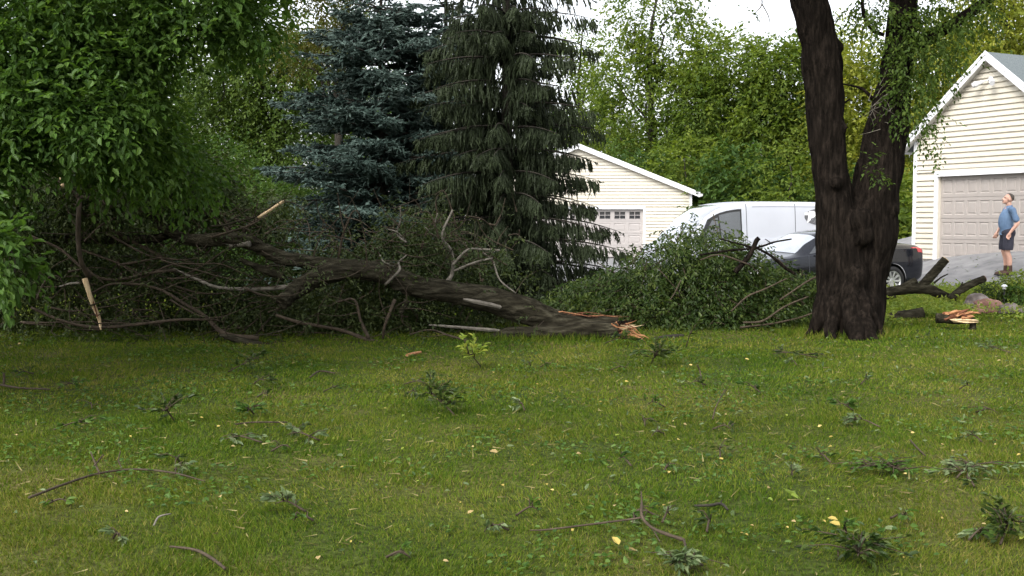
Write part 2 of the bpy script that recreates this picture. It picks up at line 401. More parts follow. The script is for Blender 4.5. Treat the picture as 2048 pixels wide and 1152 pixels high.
def strip(e0, e1, dz, ts):
    V = []
    for t in ts:
        y = (drive_edge(xs) + e0) * (1 - t) + t * (e1 if e1 > 30 else drive_edge(xs) + e1)
        V.append(np.stack([xs, y, ground(xs, y) + dz], -1))
    nx = len(xs); V = np.concatenate(V); i = np.arange(len(ts) - 1)[:, None] * nx; j = np.arange(nx - 1)[None]
    return V, np.stack([i + j, i + j + 1, i + nx + j + 1, i + nx + j], -1).reshape(-1, 4)
V, q = strip(0, 60, .012, tt); MB().add(V, q).build('driveway', M['asphalt'], smooth=True, kind='structure')
V, q = strip(-.02, .5, .02, np.linspace(0, 1, 5)); MB().add(V, q).build('driveway_edging', M['concrete'], smooth=True, kind='structure')
def grass():
    mb = MB()
    for y0, y1, dens, h, w in ((4.0, 6.2, 8600, .036, .0052), (6.2, 9.5, 4600, .038, .0072), (9.5, 14, 2000, .040, .012), (14, 19, 900, .05, .019), (19, 24.6, 420, .05, .026)):
        yv = rng.uniform(y0, y1, int(dens * (y1 - y0) * (y1 * 1.06 + 1.2)))
        n = len(yv)
        hw = .53 * y1 + .6
        xv = rng.uniform(-hw, hw, n)
        keep = (np.abs(xv) < .5 * yv + .75) & (yv < drive_edge(xv) - .06)
        xv, yv = xv[keep], yv[keep]; n = len(xv)
        p = np.stack([xv, yv, ground(xv, yv) - .004], -1)
        cl = vnoise(np.stack([xv * 2.2, yv * 2.2, xv * 0], -1)); cl2 = vnoise(np.stack([xv * 7, yv * 7, xv * 0 + 5], -1))
        keep = rng.random(n) < .35 + .85 * cl2
        p, cl, cl2 = p[keep], cl[keep], cl2[keep]; n = len(p)
        lean = np.stack([vnoise(p * 1.3 + 11) - .5, vnoise(p * 1.3 + 31) - .5, np.zeros(n)], -1) * 1.3
        d = np.array([0, 0, 1.]) + lean + .55 * rng.normal(size=(n, 3)) * np.array([1, 1, .2])
        d[:, 2] = np.maximum(d[:, 2], .35)
        a = rng.uniform(0, 2 * math.pi, n); nm = np.stack([np.cos(a), np.sin(a), np.zeros(n)], -1)
        L = h * (.45 + .6 * cl + .4 * cl2) * rng.uniform(.6, 1.3, n)
        rn = np.clip(rng.normal(.45, .22, n) + (rng.random(n) < .05) * .5, 0, 1)
        put_leaves(mb, p, d, nm, L, w * rng.uniform(.7, 1.3, n), BLADE, rn)
    c = G(1690, 668); n = 1500; a = rng.uniform(0, 6.28, n); rr = rng.uniform(.42, .85, n) ; xv = c[0] + np.cos(a) * rr * 1.15 + .02; yv = c[1] + .1 + np.sin(a) * rr
    x2 = rng.uniform(P(960, 682, 15)[0], P(1270, 682, 15)[0], 700); y2 = 14.75 + rng.normal(size=700) * .12
    xv = np.concatenate([xv, x2]); yv = np.concatenate([yv, y2]); n = len(xv); p = np.stack([xv, yv, ground(xv, yv)], -1); a = rng.uniform(0, 6.28, n)
    put_leaves(mb, p, np.array([0, 0, 1.]) + .5 * rng.normal(size=(n, 3)) * np.array([1, 1, .2]), np.stack([np.cos(a), np.sin(a), 0 * a], -1), rng.uniform(.06, .16, n), rng.uniform(.008, .016, n), BLADE, np.clip(rng.normal(.5, .25, n), 0, 1))
    mb.build('grass', M['grass'], kind='stuff')
grass()

# ------------------------------------------------------------------ garages
def garage(name, label, loc, rz, Wd, eave, peak, door, cols, depth, pitch_b, dmat, windows=False, oh=.3, rake_oh=.22):
    t = thing(name, label, 'garage', loc, rz)
    d0, d1, dh = door
    base = -.35
    hw = Wd / 2; s = (peak - eave) / hw
    mb = MB()
    prism(mb, [(0, base), (d0, base), (d0, dh), (0, dh)], .03, .16)
    prism(mb, [(d1, base), (Wd, base), (Wd, dh), (d1, dh)], .03, .16)
    prism(mb, [(0, dh + .001), (Wd, dh + .001), (Wd, eave), (hw, peak), (0, eave)], .03, .16)
    box(mb, 0, .13, .162, depth, base, eave); box(mb, Wd - .13, Wd, .162, depth, base, eave)
    prism(mb, [(.131, base), (Wd - .131, base), (Wd - .131, eave), (hw, peak - .1), (.131, eave)], depth - .13, depth)
    box(mb, .2, Wd - .2, .6, .64, base, dh + .3)           # dark inside behind the door
    mb.build('wall', M['siding'], t)
    # siding boards, one object each
    def limits(z): 
        return (0.0, Wd) if z <= eave else ((z - eave) / s, Wd - (z - eave) / s)
    z = .02
    tw = .10
    while z < peak - .16:
        z1 = z + pitch_b
        a0, b0 = limits(z); a1, b1 = limits(z1)
        e = tw if z < eave else .0
        segs = []
        if z1 <= dh + .12 - 1e-6: segs = [(a0 + e, d0 - .10, a1 + e, d0 - .10), (d1 + .10, b0 - e, d1 + .10, b1 - e)]
        else:
            segs = [(a0 + e, b0 - e, a1 + e, b1 - e)]
        zz0 = z
        if z < dh + .12 < z1: zz0 = dh + .12
        for (u0, u1, v0, v1) in segs:
            if v1 - v0 < .02: continue
            m2 = MB(); zt = z1 - .002; Vb = []
            for o_, zf in ((0, 0), (.044, 0), (.040, .72), (.004, .75), (.002, 1), (0, 1)):
                zz = zz0 + (zt - zz0) * zf; Vb += [(u0 + (v0 - u0) * zf, .03 - o_, zz), (u1 + (v1 - u1) * zf, .03 - o_, zz)]
            m2.add(Vb, [(2 * i, 2 * i + 1, 2 * i + 3, 2 * i + 2) for i in range(4)] + [(0, 8, 9, 1)] + [(0, 2, 4, 6), (1, 7, 5, 3)], [(0, 6, 8), (1, 9, 7)])
            m2.build('siding_board', M['siding'], t)
        z = z1
    for x0 in (-.012, Wd - tw + .004):
        m2 = MB(); box(m2, x0, x0 + tw + .008, -.012, .029, base + .3, eave + (.02 if rake_oh else 0)); m2.build('corner_board', M['trim'], t)
    for x0 in (d0 - .10, d1 + .004):
        m2 = MB(); box(m2, x0, x0 + .096, -.02, .2, base + .3, dh); m2.build('door_jamb', M['trim'], t)
    m2 = MB(); box(m2, d0 - .10, d1 + .10, -.02, .2, dh + .002, dh + .115); m2.build('door_header', M['trim'], t)
    # roof
    nl = math.hypot(1, s)
    for sg in (-1, 1):
        ex = hw + oh
        m2 = MB()
        pts = [(hw + sg * 0.001, peak + .02), (hw + sg * ex, peak + .02 - s * ex), (hw + sg * ex, peak + .10 - s * ex), (hw + sg * .001, peak + .14)]
        if sg < 0: pts = pts[::-1]
        prism(m2, pts, -rake_oh + .03, depth + .2); m2.build('roof', M['shingle'], t)
        m2 = MB()
        pts = [(hw + sg * .002, peak + .125), (hw + sg * (ex + .02), peak + .125 - s * (ex + .02)), (hw + sg * (ex + .02), peak - .06 - s * (ex + .02)), (hw + sg * .002, peak - .06)]
        if sg > 0: pts = pts[::-1]
        prism(m2, pts, -rake_oh, -rake_oh + .028); m2.build('rake_board', M['trim'], t)
        m2 = MB()
        pts = [(hw + sg * .003, peak + .165), (hw + sg * (ex + .04), peak + .165 - s * (ex + .04)), (hw + sg * (ex + .04), peak + .075 - s * (ex + .04)), (hw + sg * .003, peak + .075)]
        if sg > 0: pts = pts[::-1]
        prism(m2, pts, -rake_oh - .022, -rake_oh - .002); m2.build('drip_edge', M['trim'], t)
        m2 = MB()
        pts = [(hw + sg * .004, peak - .012), (hw + sg * ex, peak - .012 - s * ex), (hw + sg * ex, peak + .012 - s * ex), (hw + sg * .004, peak + .012)]
        if sg > 0: pts = pts[::-1]
        prism(m2, pts, -rake_oh + .03, .02); m2.build('soffit', M['soffit'], t)
        m2 = MB(); gx = hw + sg * (ex + .02); gz = peak + .08 - s * ex
        xa, xb = sorted((gx, gx + sg * .12)); prism(m2, [(xa, gz - .12), (xb, gz - .09), (xb, gz), (xa, gz)], -rake_oh - .03, depth); m2.build('gutter', M['trim'], t)
    # door
    dr = MB(); box(dr, d0, d1, .13, .17, .0, dh); dd = dr.build('garage_door', dmat, t)
    rows = 4; rh = dh / rows; cw = (d1 - d0 - .06) / cols
    st = MB()
    pw, ph = cw * .78, rh * .66
    for r in range(rows):
        zc = rh * (r + .5)
        z0, z1 = rh * r + .005, rh * (r + 1) - .005
        box(st, d0, d1, .112, .129, z0, zc - ph / 2); box(st, d0, d1, .112, .129, zc + ph / 2, z1)
        xe = d0
        for c in range(cols):
            xc = d0 + .03 + cw * (c + .5)
            box(st, xe, xc - pw / 2, .112, .129, zc - ph / 2 + .0005, zc + ph / 2 - .0005); xe = xc + pw / 2
            x0, x1, za, zb = xc - pw / 2, xc + pw / 2, zc - ph / 2, zc + ph / 2
            if windows and r == rows - 1:
                w = MB(); 
                for q_ in range(3):
                    zz = za + (zb - za - .02) * q_ / 2; box(w, x0, x1, .104, .128, zz, zz + .02)
                for q_ in range(3):
                    xx = x0 + (x1 - x0 - .02) * q_ / 2; box(w, xx, xx + .02, .1035, .1275, za + .001, zb - .001)
                w.build('window_frame', dmat, dd)
                w = MB(); box(w, x0 + .003, x1 - .003, .122, .126, za + .003, zb - .003); w.build('window_pane', M['pane'], dd)
            else:
                bv, fl = .030, .055
                ring = lambda i, y: [(x0 + i, y, za + i), (x1 - i, y, za + i), (x1 - i, y, zb - i), (x0 + i, y, zb - i)]
                Vp = ring(0, .1122) + ring(bv * .5, .128) + ring(fl * .6, .128) + ring(fl, .118)
                qs = [(k * 4 + i, k * 4 + (i + 1) % 4, (k + 1) * 4 + (i + 1) % 4, (k + 1) * 4 + i) for k in range(3) for i in range(4)] + [(12, 13, 14, 15)]
                MB().add(Vp, qs).build('door_panel', dmat, dd)
        box(st, xe, d1, .112, .129, zc - ph / 2 + .0005, zc + ph / 2 - .0005)
    st.build('door_rail', dmat, dd)
    return t
gl = P(928, 514, 48.9); glz = .06
garage('garage', 'cream sided garage behind the white van, windows in its rosy door', (gl[0], 48.9, glz), 0, 10.1, 2.84, 4.85, (2.6, 7.95, 2.13), 8, 9, .145, M['door_left'], True)
# right garage: facade runs from far left to near right
gu = np.array([.448, -.894]); ang = math.atan2(gu[1], gu[0])
gr = garage('garage', 'cream sided garage with a grey door and gable floodlight, behind the man', (10.55, 29.0, .64), ang, 4.7, 3.05, 4.93, (.80, 3.9, 2.13), 8, 8, .135, M['door'])
def cross_roof(t, peak, hw):
    yr, s2 = 2.1, .75
    m = MB()
    pts = [(yr, peak), (.22, peak - s2 * (yr - .22)), (.22, peak - s2 * (yr - .22) - .12), (yr, peak - .12)]
    n = 4; x0, x1 = hw + .05, hw + 9
    Vv = [(x0, y, z) for y, z in pts] + [(x1, y, z) for y, z in pts]
    m.add(Vv, [(0, 1, 5, 4), (1, 2, 6, 5), (2, 3, 7, 6), (3, 0, 4, 7), (0, 3, 2, 1), (4, 5, 6, 7)])
    Vv = [(x0, yr + .001, peak), (x0, yr + 2.4, peak - 1.8), (x0, yr + 2.4, peak - 1.92), (x0, yr + .001, peak - .12)]
    Vv = Vv + [(x1, y, z) for _, y, z in Vv]
    m.add(Vv, [(0, 1, 5, 4), (1, 2, 6, 5), (2, 3, 7, 6), (3, 0, 4, 7), (0, 3, 2, 1), (4, 5, 6, 7)])
    r = m.build('cross_roof', M['shingle'], t)
    w = MB(); box(w, hw * 2 + .002, hw + 8.8, .4, 4.3, -.35, peak - 1.75); w.build('side_wing_wall', M['siding'], t)
    me = None; rest = MB()
    nl = math.hypot(1, s2); ex = .145
    for k in range(15):
        d = .02 + k * ex          # distance down slope of the upper edge
        y = yr - d / nl; z = peak - d / nl * s2
        for i in range(27):
            xx = x0 + .01 + i * .33 + (.165 if k % 2 else 0)
            if xx > x1 - .4: continue
            if me is None:
                b = MB(); dy, dz = -(ex + .015) / nl, -(ex + .015) * s2 / nl
                b.add([(0, 0, .004), (.322, 0, .004), (.322, dy, dz + .026), (0, dy, dz + .026), (0, 0, .001), (.322, 0, .001), (.322, dy, dz + .008), (0, dy, dz + .008)],
                      [(0, 3, 2, 1), (4, 5, 6, 7), (2, 3, 7, 6), (0, 4, 7, 3), (1, 2, 6, 5), (0, 1, 5, 4)])
                me = b.mesh('shingle'); me.materials.append(M['shingle'])
            o = bpy.data.objects.new('shingle', me); C.objects.link(o); o.parent = r
            o.location = (xx + random.uniform(-.006, .006), y, z + random.uniform(0, .003))
            if len(r.children) >= 280: return
cross_roof(gr, 4.93 + .13, 2.35)
def flood(t, x, z):
    m = MB(); ellipsoid(m, (x, -.005, z), (.075, .035, .075)); 
    b = m.build('floodlight', M['trim'], t, True)
    for dx in (-.14, .13):
        m = MB(); a = np.array([x, -.03, z]); e = np.array([x + dx, -.12, z - .05]); tube(m, [a, e], .014, 8)
        dirv = nrmz(np.array([dx * .8, -.12, -.06])); capsule(m, [e, e + dirv * .10, e + dirv * .17], [.035, .055, .075], 12); m.build('lamp_head', M['trim'], b, True)
        m = MB(); f = e + dirv * .20; tube(m, [f, f + dirv * .055], [.068, .06], 12); m.build('lamp_lens', M['lamp_glass'], b)
flood(gr, 2.35, 4.42)

# ------------------------------------------------------------------ vehicles
class Hull:
    def __init__(s, secs):      # secs: [(x, [(y,z)*K])], left half, bottom to roof centre
        s.x = np.array([a for a, _ in secs]); s.P = np.array([b for _, b in secs]); s.K = s.P.shape[1]
    def row(s, x):
        i = int(np.clip(np.searchsorted(s.x, x) - 1, 0, len(s.x) - 2)); f = (x - s.x[i]) / (s.x[i + 1] - s.x[i])
        def tang(k):
            if k == 0: return (s.P[1] - s.P[0]) / (s.x[1] - s.x[0])
            if k == len(s.x) - 1: return (s.P[-1] - s.P[-2]) / (s.x[-1] - s.x[-2])
            return .5 * ((s.P[k + 1] - s.P[k]) / (s.x[k + 1] - s.x[k]) + (s.P[k] - s.P[k - 1]) / (s.x[k] - s.x[k - 1]))
        h = s.x[i + 1] - s.x[i]; a, b = s.P[i], s.P[i + 1]; ta, tb = tang(i) * h * .8, tang(i + 1) * h * .8
        return (2 * f ** 3 - 3 * f * f + 1) * a + (f ** 3 - 2 * f * f + f) * ta + (-2 * f ** 3 + 3 * f * f) * b + (f ** 3 - f * f) * tb
    def pt(s, x, t):            # t in [-(K-1), K-1]: 0.. near side (left, +y) ; sign mirrored past the roof centre
        r = s.row(x); K = s.K
        sg = 1
        if t > K - 1: t = 2 * (K - 1) - t; sg = -1
        i = int(min(max(math.floor(t), 0), K - 2)); f = t - i
        q0 = r[max(i - 1, 0)]; q1 = r[i]; q2 = r[i + 1]; q3 = r[i + 2] if i + 2 < K else np.array([-r[K - 2][0], r[K - 2][1]])
        v = q1 + f * (q2 - q1) * 1.0
        m1 = (q2 - q0) * .35; m2 = (q3 - q1) * .35
        v = (2 * f ** 3 - 3 * f * f + 1) * q1 + (f ** 3 - 2 * f * f + f) * m1 + (-2 * f ** 3 + 3 * f * f) * q2 + (f ** 3 - f * f) * m2
        return np.array([x, sg * v[0], v[1]])
    def normal(s, x, t):
        e = .02; a = s.pt(min(x + e, s.x[-1]), t) - s.pt(max(x - e, s.x[0]), t); T = 2 * (s.K - 1); b = s.pt(x, min(t + e, T)) - s.pt(x, max(t - e, 0))
        n = np.cross(b, a); n = n / max(1e-9, np.linalg.norm(n))
        return n
    def patch(s, x0, x1, t0, t1, nx, ntt, off, skew=None):
        V = []
        for i in range(nx):
            for j in range(ntt):
                b = j / (ntt - 1); a = i / (nx - 1); t = t0 + (t1 - t0) * b
                xa, xb = (x0, x1) if skew is None else (x0 + skew[0] * b, x1 + skew[1] * b)
                x = xa + (xb - xa) * a
                V.append(s.pt(x, t) + s.normal(x, t) * off)
        return np.array(V), [(i * ntt + j, (i + 1) * ntt + j, (i + 1) * ntt + j + 1, i * ntt + j + 1) for i in range(nx - 1) for j in range(ntt - 1)]
def half_section(ys, zmin, zb, zr, wr, Wd, zmid):
    h = zr - zb
    return [(.62 * ys * Wd, zmin), (.93 * ys * Wd, zmin + .03), (.985 * ys * Wd, zmin + (zmid - zmin) * .5), (ys * Wd, zmid), (.975 * ys * Wd, zb),
            (.955 * ys * Wd - .005, zb + .03 * min(1, h / .3)), (ys * Wd * (.955 + wr) / 2 * 1.01, zb + h * .5), (wr * ys * Wd, zr - min(.07, h * .2)), (wr * ys * Wd * .72, zr - .008), (0, zr + .012)]
def vehicle(root, hull, mat, wheels, wr, nx=150, ny=9):
    K = hull.K; xs = np.linspace(hull.x[0], hull.x[-1], nx); ts = np.linspace(0, 2 * (K - 1), 2 * (K - 1) * 5 + 1)
    V = np.array([hull.pt(x, t) for x in xs for t in ts]); nt_ = len(ts)
    q = np.array([(i * nt_ + j, (i + 1) * nt_ + j, (i + 1) * nt_ + j + 1, i * nt_ + j + 1) for i in range(nx - 1) for j in range(nt_ - 1)])
    Rr = wr + .055
    keep = np.ones(len(q), bool)
    for wx in wheels:
        d = np.hypot(V[:, 0] - wx, V[:, 2] - wr); ins = (d < Rr) & (np.abs(V[:, 1]) > .55)
        keep &= ~ins[q].all(1)
        k = ins; f = (Rr / np.maximum(d[k], .02)); V[k, 0] = wx + (V[k, 0] - wx) * f; V[k, 2] = np.maximum(wr + (V[k, 2] - wr) * f, .12)
    mb = MB(); mb.add(V, q[keep])
    for e, xx in ((0, 0), (nx - 1, 0)):     # close the ends
        c = V[e * nt_:(e + 1) * nt_]; m = len(c); mid = c.mean(0)
        mb.add(np.vstack([c, mid]), None, [(i, i + 1, m) if e else (i + 1, i, m) for i in range(m - 1)])
    mb.build('body', mat, root, True)
    wd = np.abs(V[:, 1]).max()
    for wx in wheels:
        for sg in (1, -1):
            m = MB(); tube(m, [(wx, sg * .42, wr), (wx, sg * (wd - .03), wr)], [Rr - .004, Rr - .002], 28, cap=False)
            tube(m, [(wx, sg * .40, wr), (wx, sg * .43, wr)], Rr - .01, 28)
            m.build('wheel_well', M['black'], root)
            yo = sg * (wd - .10)
            w = bpy.data.objects.new('wheel', None); C.objects.link(w); w.parent = root; w.location = (wx, yo, wr)
            prof = [(.62, -.09), (.90, -.105), (1.0, -.07), (1.0, .05), (.93, .085), (.70, .09), (.66, .075)]
            ny_ = 36; Vt = [(p[0] * wr * math.cos(a), sg * p[1], p[0] * wr * math.sin(a)) for a in np.arange(ny_) / ny_ * 2 * math.pi for p in prof]
            m = MB(); L = len(prof); m.add(Vt, [(i * L + j, ((i + 1) % ny_) * L + j, ((i + 1) % ny_) * L + j + 1, i * L + j + 1) for i in range(ny_) for j in range(L - 1)])
            m.build('tyre', M['black'], w, True)
            m = MB(); prof = [(.70, .085), (.665, .082), (.62, .06), (.60, -.06)]; L = 4
            Vt = [(p[0] * wr * math.cos(a), sg * p[1], p[0] * wr * math.sin(a)) for a in np.arange(ny_) / ny_ * 2 * math.pi for p in prof]
            m.add(Vt, [(i * L + j, ((i + 1) % ny_) * L + j, ((i + 1) % ny_) * L + j + 1, i * L + j + 1) for i in range(ny_) for j in range(L - 1)])
            ns = 10
            for k in range(ns):
                a = k / ns * 2 * math.pi; ca, sa = math.cos(a), math.sin(a)
                def pp(r, wdt, y): return [(ca * r * wr - sa * wdt, sg * y, sa * r * wr + ca * wdt), (ca * r * wr + sa * wdt, sg * y, sa * r * wr - ca * wdt)]
                Vs = pp(.12, .018, .05) + pp(.66, .026, .072) + pp(.12, .018, .03) + pp(.66, .026, .04)
                m.add(Vs, [(0, 1, 3, 2), (4, 6, 7, 5), (0, 2, 6, 4), (1, 5, 7, 3)])
            tube(m, [(0, sg * .02, 0), (0, sg * .062, 0)], .16 * wr, 16)
            m.build('rim', M['rim'], w)
            m = MB(); tube(m, [(0, -sg * .02, 0), (0, -sg * .01, 0)], .62 * wr, 24); m.build('brake_disc', M['black'], w)
def seat_on(root, x, y, yaw, length, rear_ax, front_ax, origin):
    """place a vehicle so that its axles stand on the ground; origin = local x at (x,y)"""
    f = np.array([math.cos(yaw), math.sin(yaw)])
    pr = np.array([x, y]) + f * (rear_ax - origin); pf = np.array([x, y]) + f * (front_ax - origin)
    zr, zf = float(ground(*pr)) + .012, float(ground(*pf)) + .012
    pitch = math.atan2(zf - zr, front_ax - rear_ax)
    o = np.array([x, y]) + f * (0 - origin)
    z0 = zr - math.tan(pitch) * rear_ax
    root.location = (o[0], o[1], z0); root.rotation_euler = (0, -pitch, yaw)

def make_car():
    t = thing('parked_car', 'black four door sedan parked behind the brush pile and big trunk', 'car')
    Wd = .92; wb = .66; wt = .62
    secs = []
    for x, ys, zmin, zb, zr, w, zm in ((0.0, .70, .52, .82, .90, .80, .70), (.05, .86, .40, .95, 1.03, .80, .72), (.16, .95, .33, 1.02, 1.12, .78, .72), (.45, 1, .25, 1.03, 1.16, .76, .74), (.85, 1.0, .22, 1.03, 1.21, .72, .75),
                                   (1.15, 1, .20, 1.02, 1.32, .68, .75), (1.6, 1, .19, 1.01, 1.46, .64, .74), (2.2, 1, .19, .99, 1.50, .63, .73), (2.8, 1, .19, .97, 1.44, .63, .72), (3.2, 1, .19, .96, 1.28, .66, .71),
                                   (3.6, 1, .20, .94, 1.02, .76, .70), (4.2, .99, .22, .87, .95, .76, .66), (4.6, .93, .26, .76, .84, .78, .60), (4.8, .80, .33, .62, .70, .78, .54), (4.86, .62, .42, .54, .60, .78, .5)):
        secs.append((x, half_section(ys, zmin, zb, zr, w, Wd, zm)))
    h = Hull(secs)
    vehicle(t, h, M['car'], (1.03, 3.82), .335)
    for nm, a in (('rear_window', (.90, 1.52, 7.25, 10.75)), ('windshield', (2.93, 3.56, 7.1, 10.9))):
        V, q = h.patch(*a, 9, 11, .006); MB().add(V, q).build(nm, M['windshield'] if nm == 'windshield' else M['glass'], t, True)
    for nm, x0, x1, sk in (('quarter_window', 1.05, 1.30, (.22, .02)), ('rear_side_window', 1.36, 2.12, (.04, .0)), ('front_side_window', 2.2, 3.32, (.0, -.5))):
        for side in (0, 1):
            t0, t1 = (5.25, 6.85) if side == 0 else (18 - 5.25, 18 - 6.85)
            V, q = h.patch(x0, x1, t0, t1, 8, 6, .006, sk)
            MB().add(V, q).build(nm, M['glass'], t, True)
    V, q = h.patch(.012, .30, 3.7, 5.5, 6, 8, .008, (.0, .16)); MB().add(V, q).build('tail_light', M['red'], t, True)
    V, q = h.patch(.012, .30, 18 - 3.7, 18 - 5.5, 6, 8, .008, (.0, .16)); MB().add(V, q).build('tail_light', M['red'], t, True)
    for s in (0, 1):
        t0, t1 = (3.2, 4.3) if s == 0 else (18 - 3.2, 18 - 4.3)
        V, q = h.patch(4.45, 4.78, t0, t1, 6, 5, .006); MB().add(V, q).build('headlight', M['lamp_glass'], t, True)
    for sg in (1, -1):
        m = MB(); ellipsoid(m, (3.02, sg * 1.02, 1.04), (.09, .11, .075)); tube(m, [(3.05, sg * .86, 1.0), (3.03, sg * .96, 1.02)], .025, 8); m.build('wing_mirror', M['car'], t, True)
    for xx in (1.33, 2.16, 3.35):
        V, q = h.patch(xx, xx + .012, 1.6, 4.9, 2, 22, .0025); MB().add(V, q).build('door_seam', M['seam'], t)
    m = MB(); box(m, 1.75, 1.95, .90, .935, .83, .86); box(m, 2.62, 2.82, .90, .935, .81, .84); m.build('door_handle', M['car'], t)
    m = MB(); tube(m, [(.25, .45, .31), (-.02, .45, .30)], .035, 10); m.build('exhaust', M['dark_metal'], t)
    w = P(1786, 589, 24.75); yaw = math.pi + R(24)
    seat_on(t, w[0] - .45, 25.35, yaw, 4.86, 1.03, 3.82, 1.03)
make_car()
def make_van():
    t = thing('delivery_van', 'white panel van with a dark oval logo, left garage behind it', 'van')
    Wd = 1.0; secs = []
    for x, ys, zmin, zb, zr, w, zm in ((0.0, .93, .40, 1.18, 2.02, .86, .8), (.06, .97, .34, 1.18, 2.07, .87, .8), (.4, 1, .28, 1.18, 2.10, .87, .8), (1.6, 1, .26, 1.18, 2.12, .87, .8), (2.6, 1, .26, 1.18, 2.12, .86, .8), (3.2, 1, .26, 1.17, 2.09, .84, .8),
                                   (3.6, 1, .26, 1.16, 2.00, .81, .8), (3.95, 1, .26, 1.15, 1.80, .80, .8), (4.3, 1, .26, 1.13, 1.46, .82, .78), (4.55, .99, .26, 1.05, 1.20, .84, .75), (4.85, .95, .28, .92, 1.04, .84, .70), (5.05, .86, .32, .72, .84, .84, .6), (5.12, .72, .42, .6, .70, .82, .56)):
        secs.append((x, half_section(ys, zmin, zb, zr, w, Wd, zm)))
    h = Hull(secs); vehicle(t, h, M['van'], (1.0, 4.15), .34)
    V, q = h.patch(3.52, 4.46, 7.2, 10.8, 10, 12, .006); MB().add(V, q).build('windshield', M['windshield'], t, True)
    for s in (0, 1):
        tt_ = lambda a: a if s == 0 else 18 - a
        V, q = h.patch(3.08, 3.60, tt_(5.1), tt_(6.55), 8, 7, .010, (.0, .04)); MB().add(V, q).build('side_window', M['glass'], t, True)
        V, q = h.patch(3.65, 4.20, tt_(5.1), tt_(6.45), 8, 7, .010, (.02, -.38)); MB().add(V, q).build('quarter_window', M['glass'], t, True)
        V, q = h.patch(3.04, 4.30, tt_(4.98), tt_(6.68), 12, 8, .005, (.0, -.36)); MB().add(V, q).build('window_gasket', M['black'], t, True)
        for xx, a, b in ((2.90, 1.5, 7.2), (1.55, 1.5, 7.2), (.9, 5.0, 7.2)):
            V, q = h.patch(xx, xx + .018, tt_(a), tt_(b), 2, 26, .0025); MB().add(V, q).build('door_seam', M['seam'], t)
        for ta, xa, xb in ((6.75, .35, 2.75), (4.75, .35, 2.75), (4.15, .2, 4.3)):   # grey strips painting the shade line of pressed panel edges
            V, q = h.patch(xa, xb, tt_(ta), tt_(ta + .05), 20, 2, .003); MB().add(V, q).build('crease_shade_line', M['crease_shade'], t)
        sg = 1 if s == 0 else -1
        for xh in (3.06, 1.66):
            V, q = h.patch(xh, xh + .17, tt_(4.45), tt_(4.62), 5, 3, .022); MB().add(V, q).build('door_handle', M['black'], t)
        m = MB(); ellipsoid(m, (4.2, sg * 1.13, 1.22), (.09, .10, .16)); tube(m, [(4.2, sg * .95, 1.16), (4.2, sg * 1.05, 1.18)], .03, 8); m.build('wing_mirror', M['black'], t, True)
        V, q = h.patch(4.72, 5.02, tt_(3.2), tt_(4.3), 6, 5, .006); MB().add(V, q).build('headlight', M['lamp_glass'], t, True)
    # oval logo with its letter, lying on the near side
    def side_y(x, z):
        lo, hi = 3.5, 7.0
        for _ in range(30):
            mid = (lo + hi) / 2
            if h.pt(x, mid)[2] < z: lo = mid
            else: hi = mid
        return h.pt(x, lo)[1]
    cx, cz, a_, b_ = .80, 1.735, .50, .215
    lg = bpy.data.objects.new('side_logo', None); C.objects.link(lg); lg.parent = t
    rings = 6; ns = 40; V = [(cx, side_y(cx, cz) + .006, cz)]; 
    for r in range(1, rings + 1):
        for k in range(ns):
            x = cx + a_ * r / rings * math.cos(2 * math.pi * k / ns); z = cz + b_ * r / rings * math.sin(2 * math.pi * k / ns); V.append((x, side_y(x, z) + .006, z))
    tr = [(0, 1 + (k + 1) % ns, 1 + k) for k in range(ns)]; qd = [(1 + (r - 1) * ns + k, 1 + (r - 1) * ns + (k + 1) % ns, 1 + r * ns + (k + 1) % ns, 1 + r * ns + k) for r in range(1, rings) for k in range(ns)]
    MB().add(V, qd, tr).build('logo_oval', M['logo_dark'], lg)
    cu = bpy.data.curves.new('logo_letter', 'FONT'); cu.body = 'B'; cu.size = .38; cu.shear = .25; cu.extrude = .002; cu.offset = .022; cu.align_x = 'CENTER'
    tmp = bpy.data.objects.new('tmp', cu); C.objects.link(tmp)
    dg = bpy.context.evaluated_depsgraph_get(); dg.update(); me = bpy.data.meshes.new_from_object(tmp.evaluated_get(dg)); bpy.data.objects.remove(tmp)
    me.materials.clear(); me.materials.append(M['logo_white'])
    n = len(me.vertices); co = np.zeros(n * 3, np.float32); me.vertices.foreach_get('co', co); co = co.reshape(-1, 3)
    lx = cx + .33
    X = lx - co[:, 0]; Z = cz - .135 + co[:, 1]; Y = np.array([side_y(x, z) for x, z in zip(X, Z)]) + .011 + co[:, 2]
    me.vertices.foreach_set('co', np.stack([X, Y, Z], -1).astype(np.float32).ravel()); me.update()
    link('logo_letter', me, None, lg)
    # white bar running through the oval behind the letter
    V = []
    for i in range(12):
        x = cx + a_ * .98 - i / 11 * .30
        for z in (cz + .045, cz + .11): V.append((x, side_y(x, z) + .0085, z))
    MB().add(V, [(2 * i, 2 * i + 1, 2 * i + 3, 2 * i + 2) for i in range(11)]).build('logo_bar', M['logo_white'], lg)
    yaw = math.pi + R(17)
    w = P(1489, 480, 27.6)
    seat_on(t, w[0] - .33, 27.9, yaw, 5.12, 1.0, 4.15, 2.9)
    return t
van = make_van()
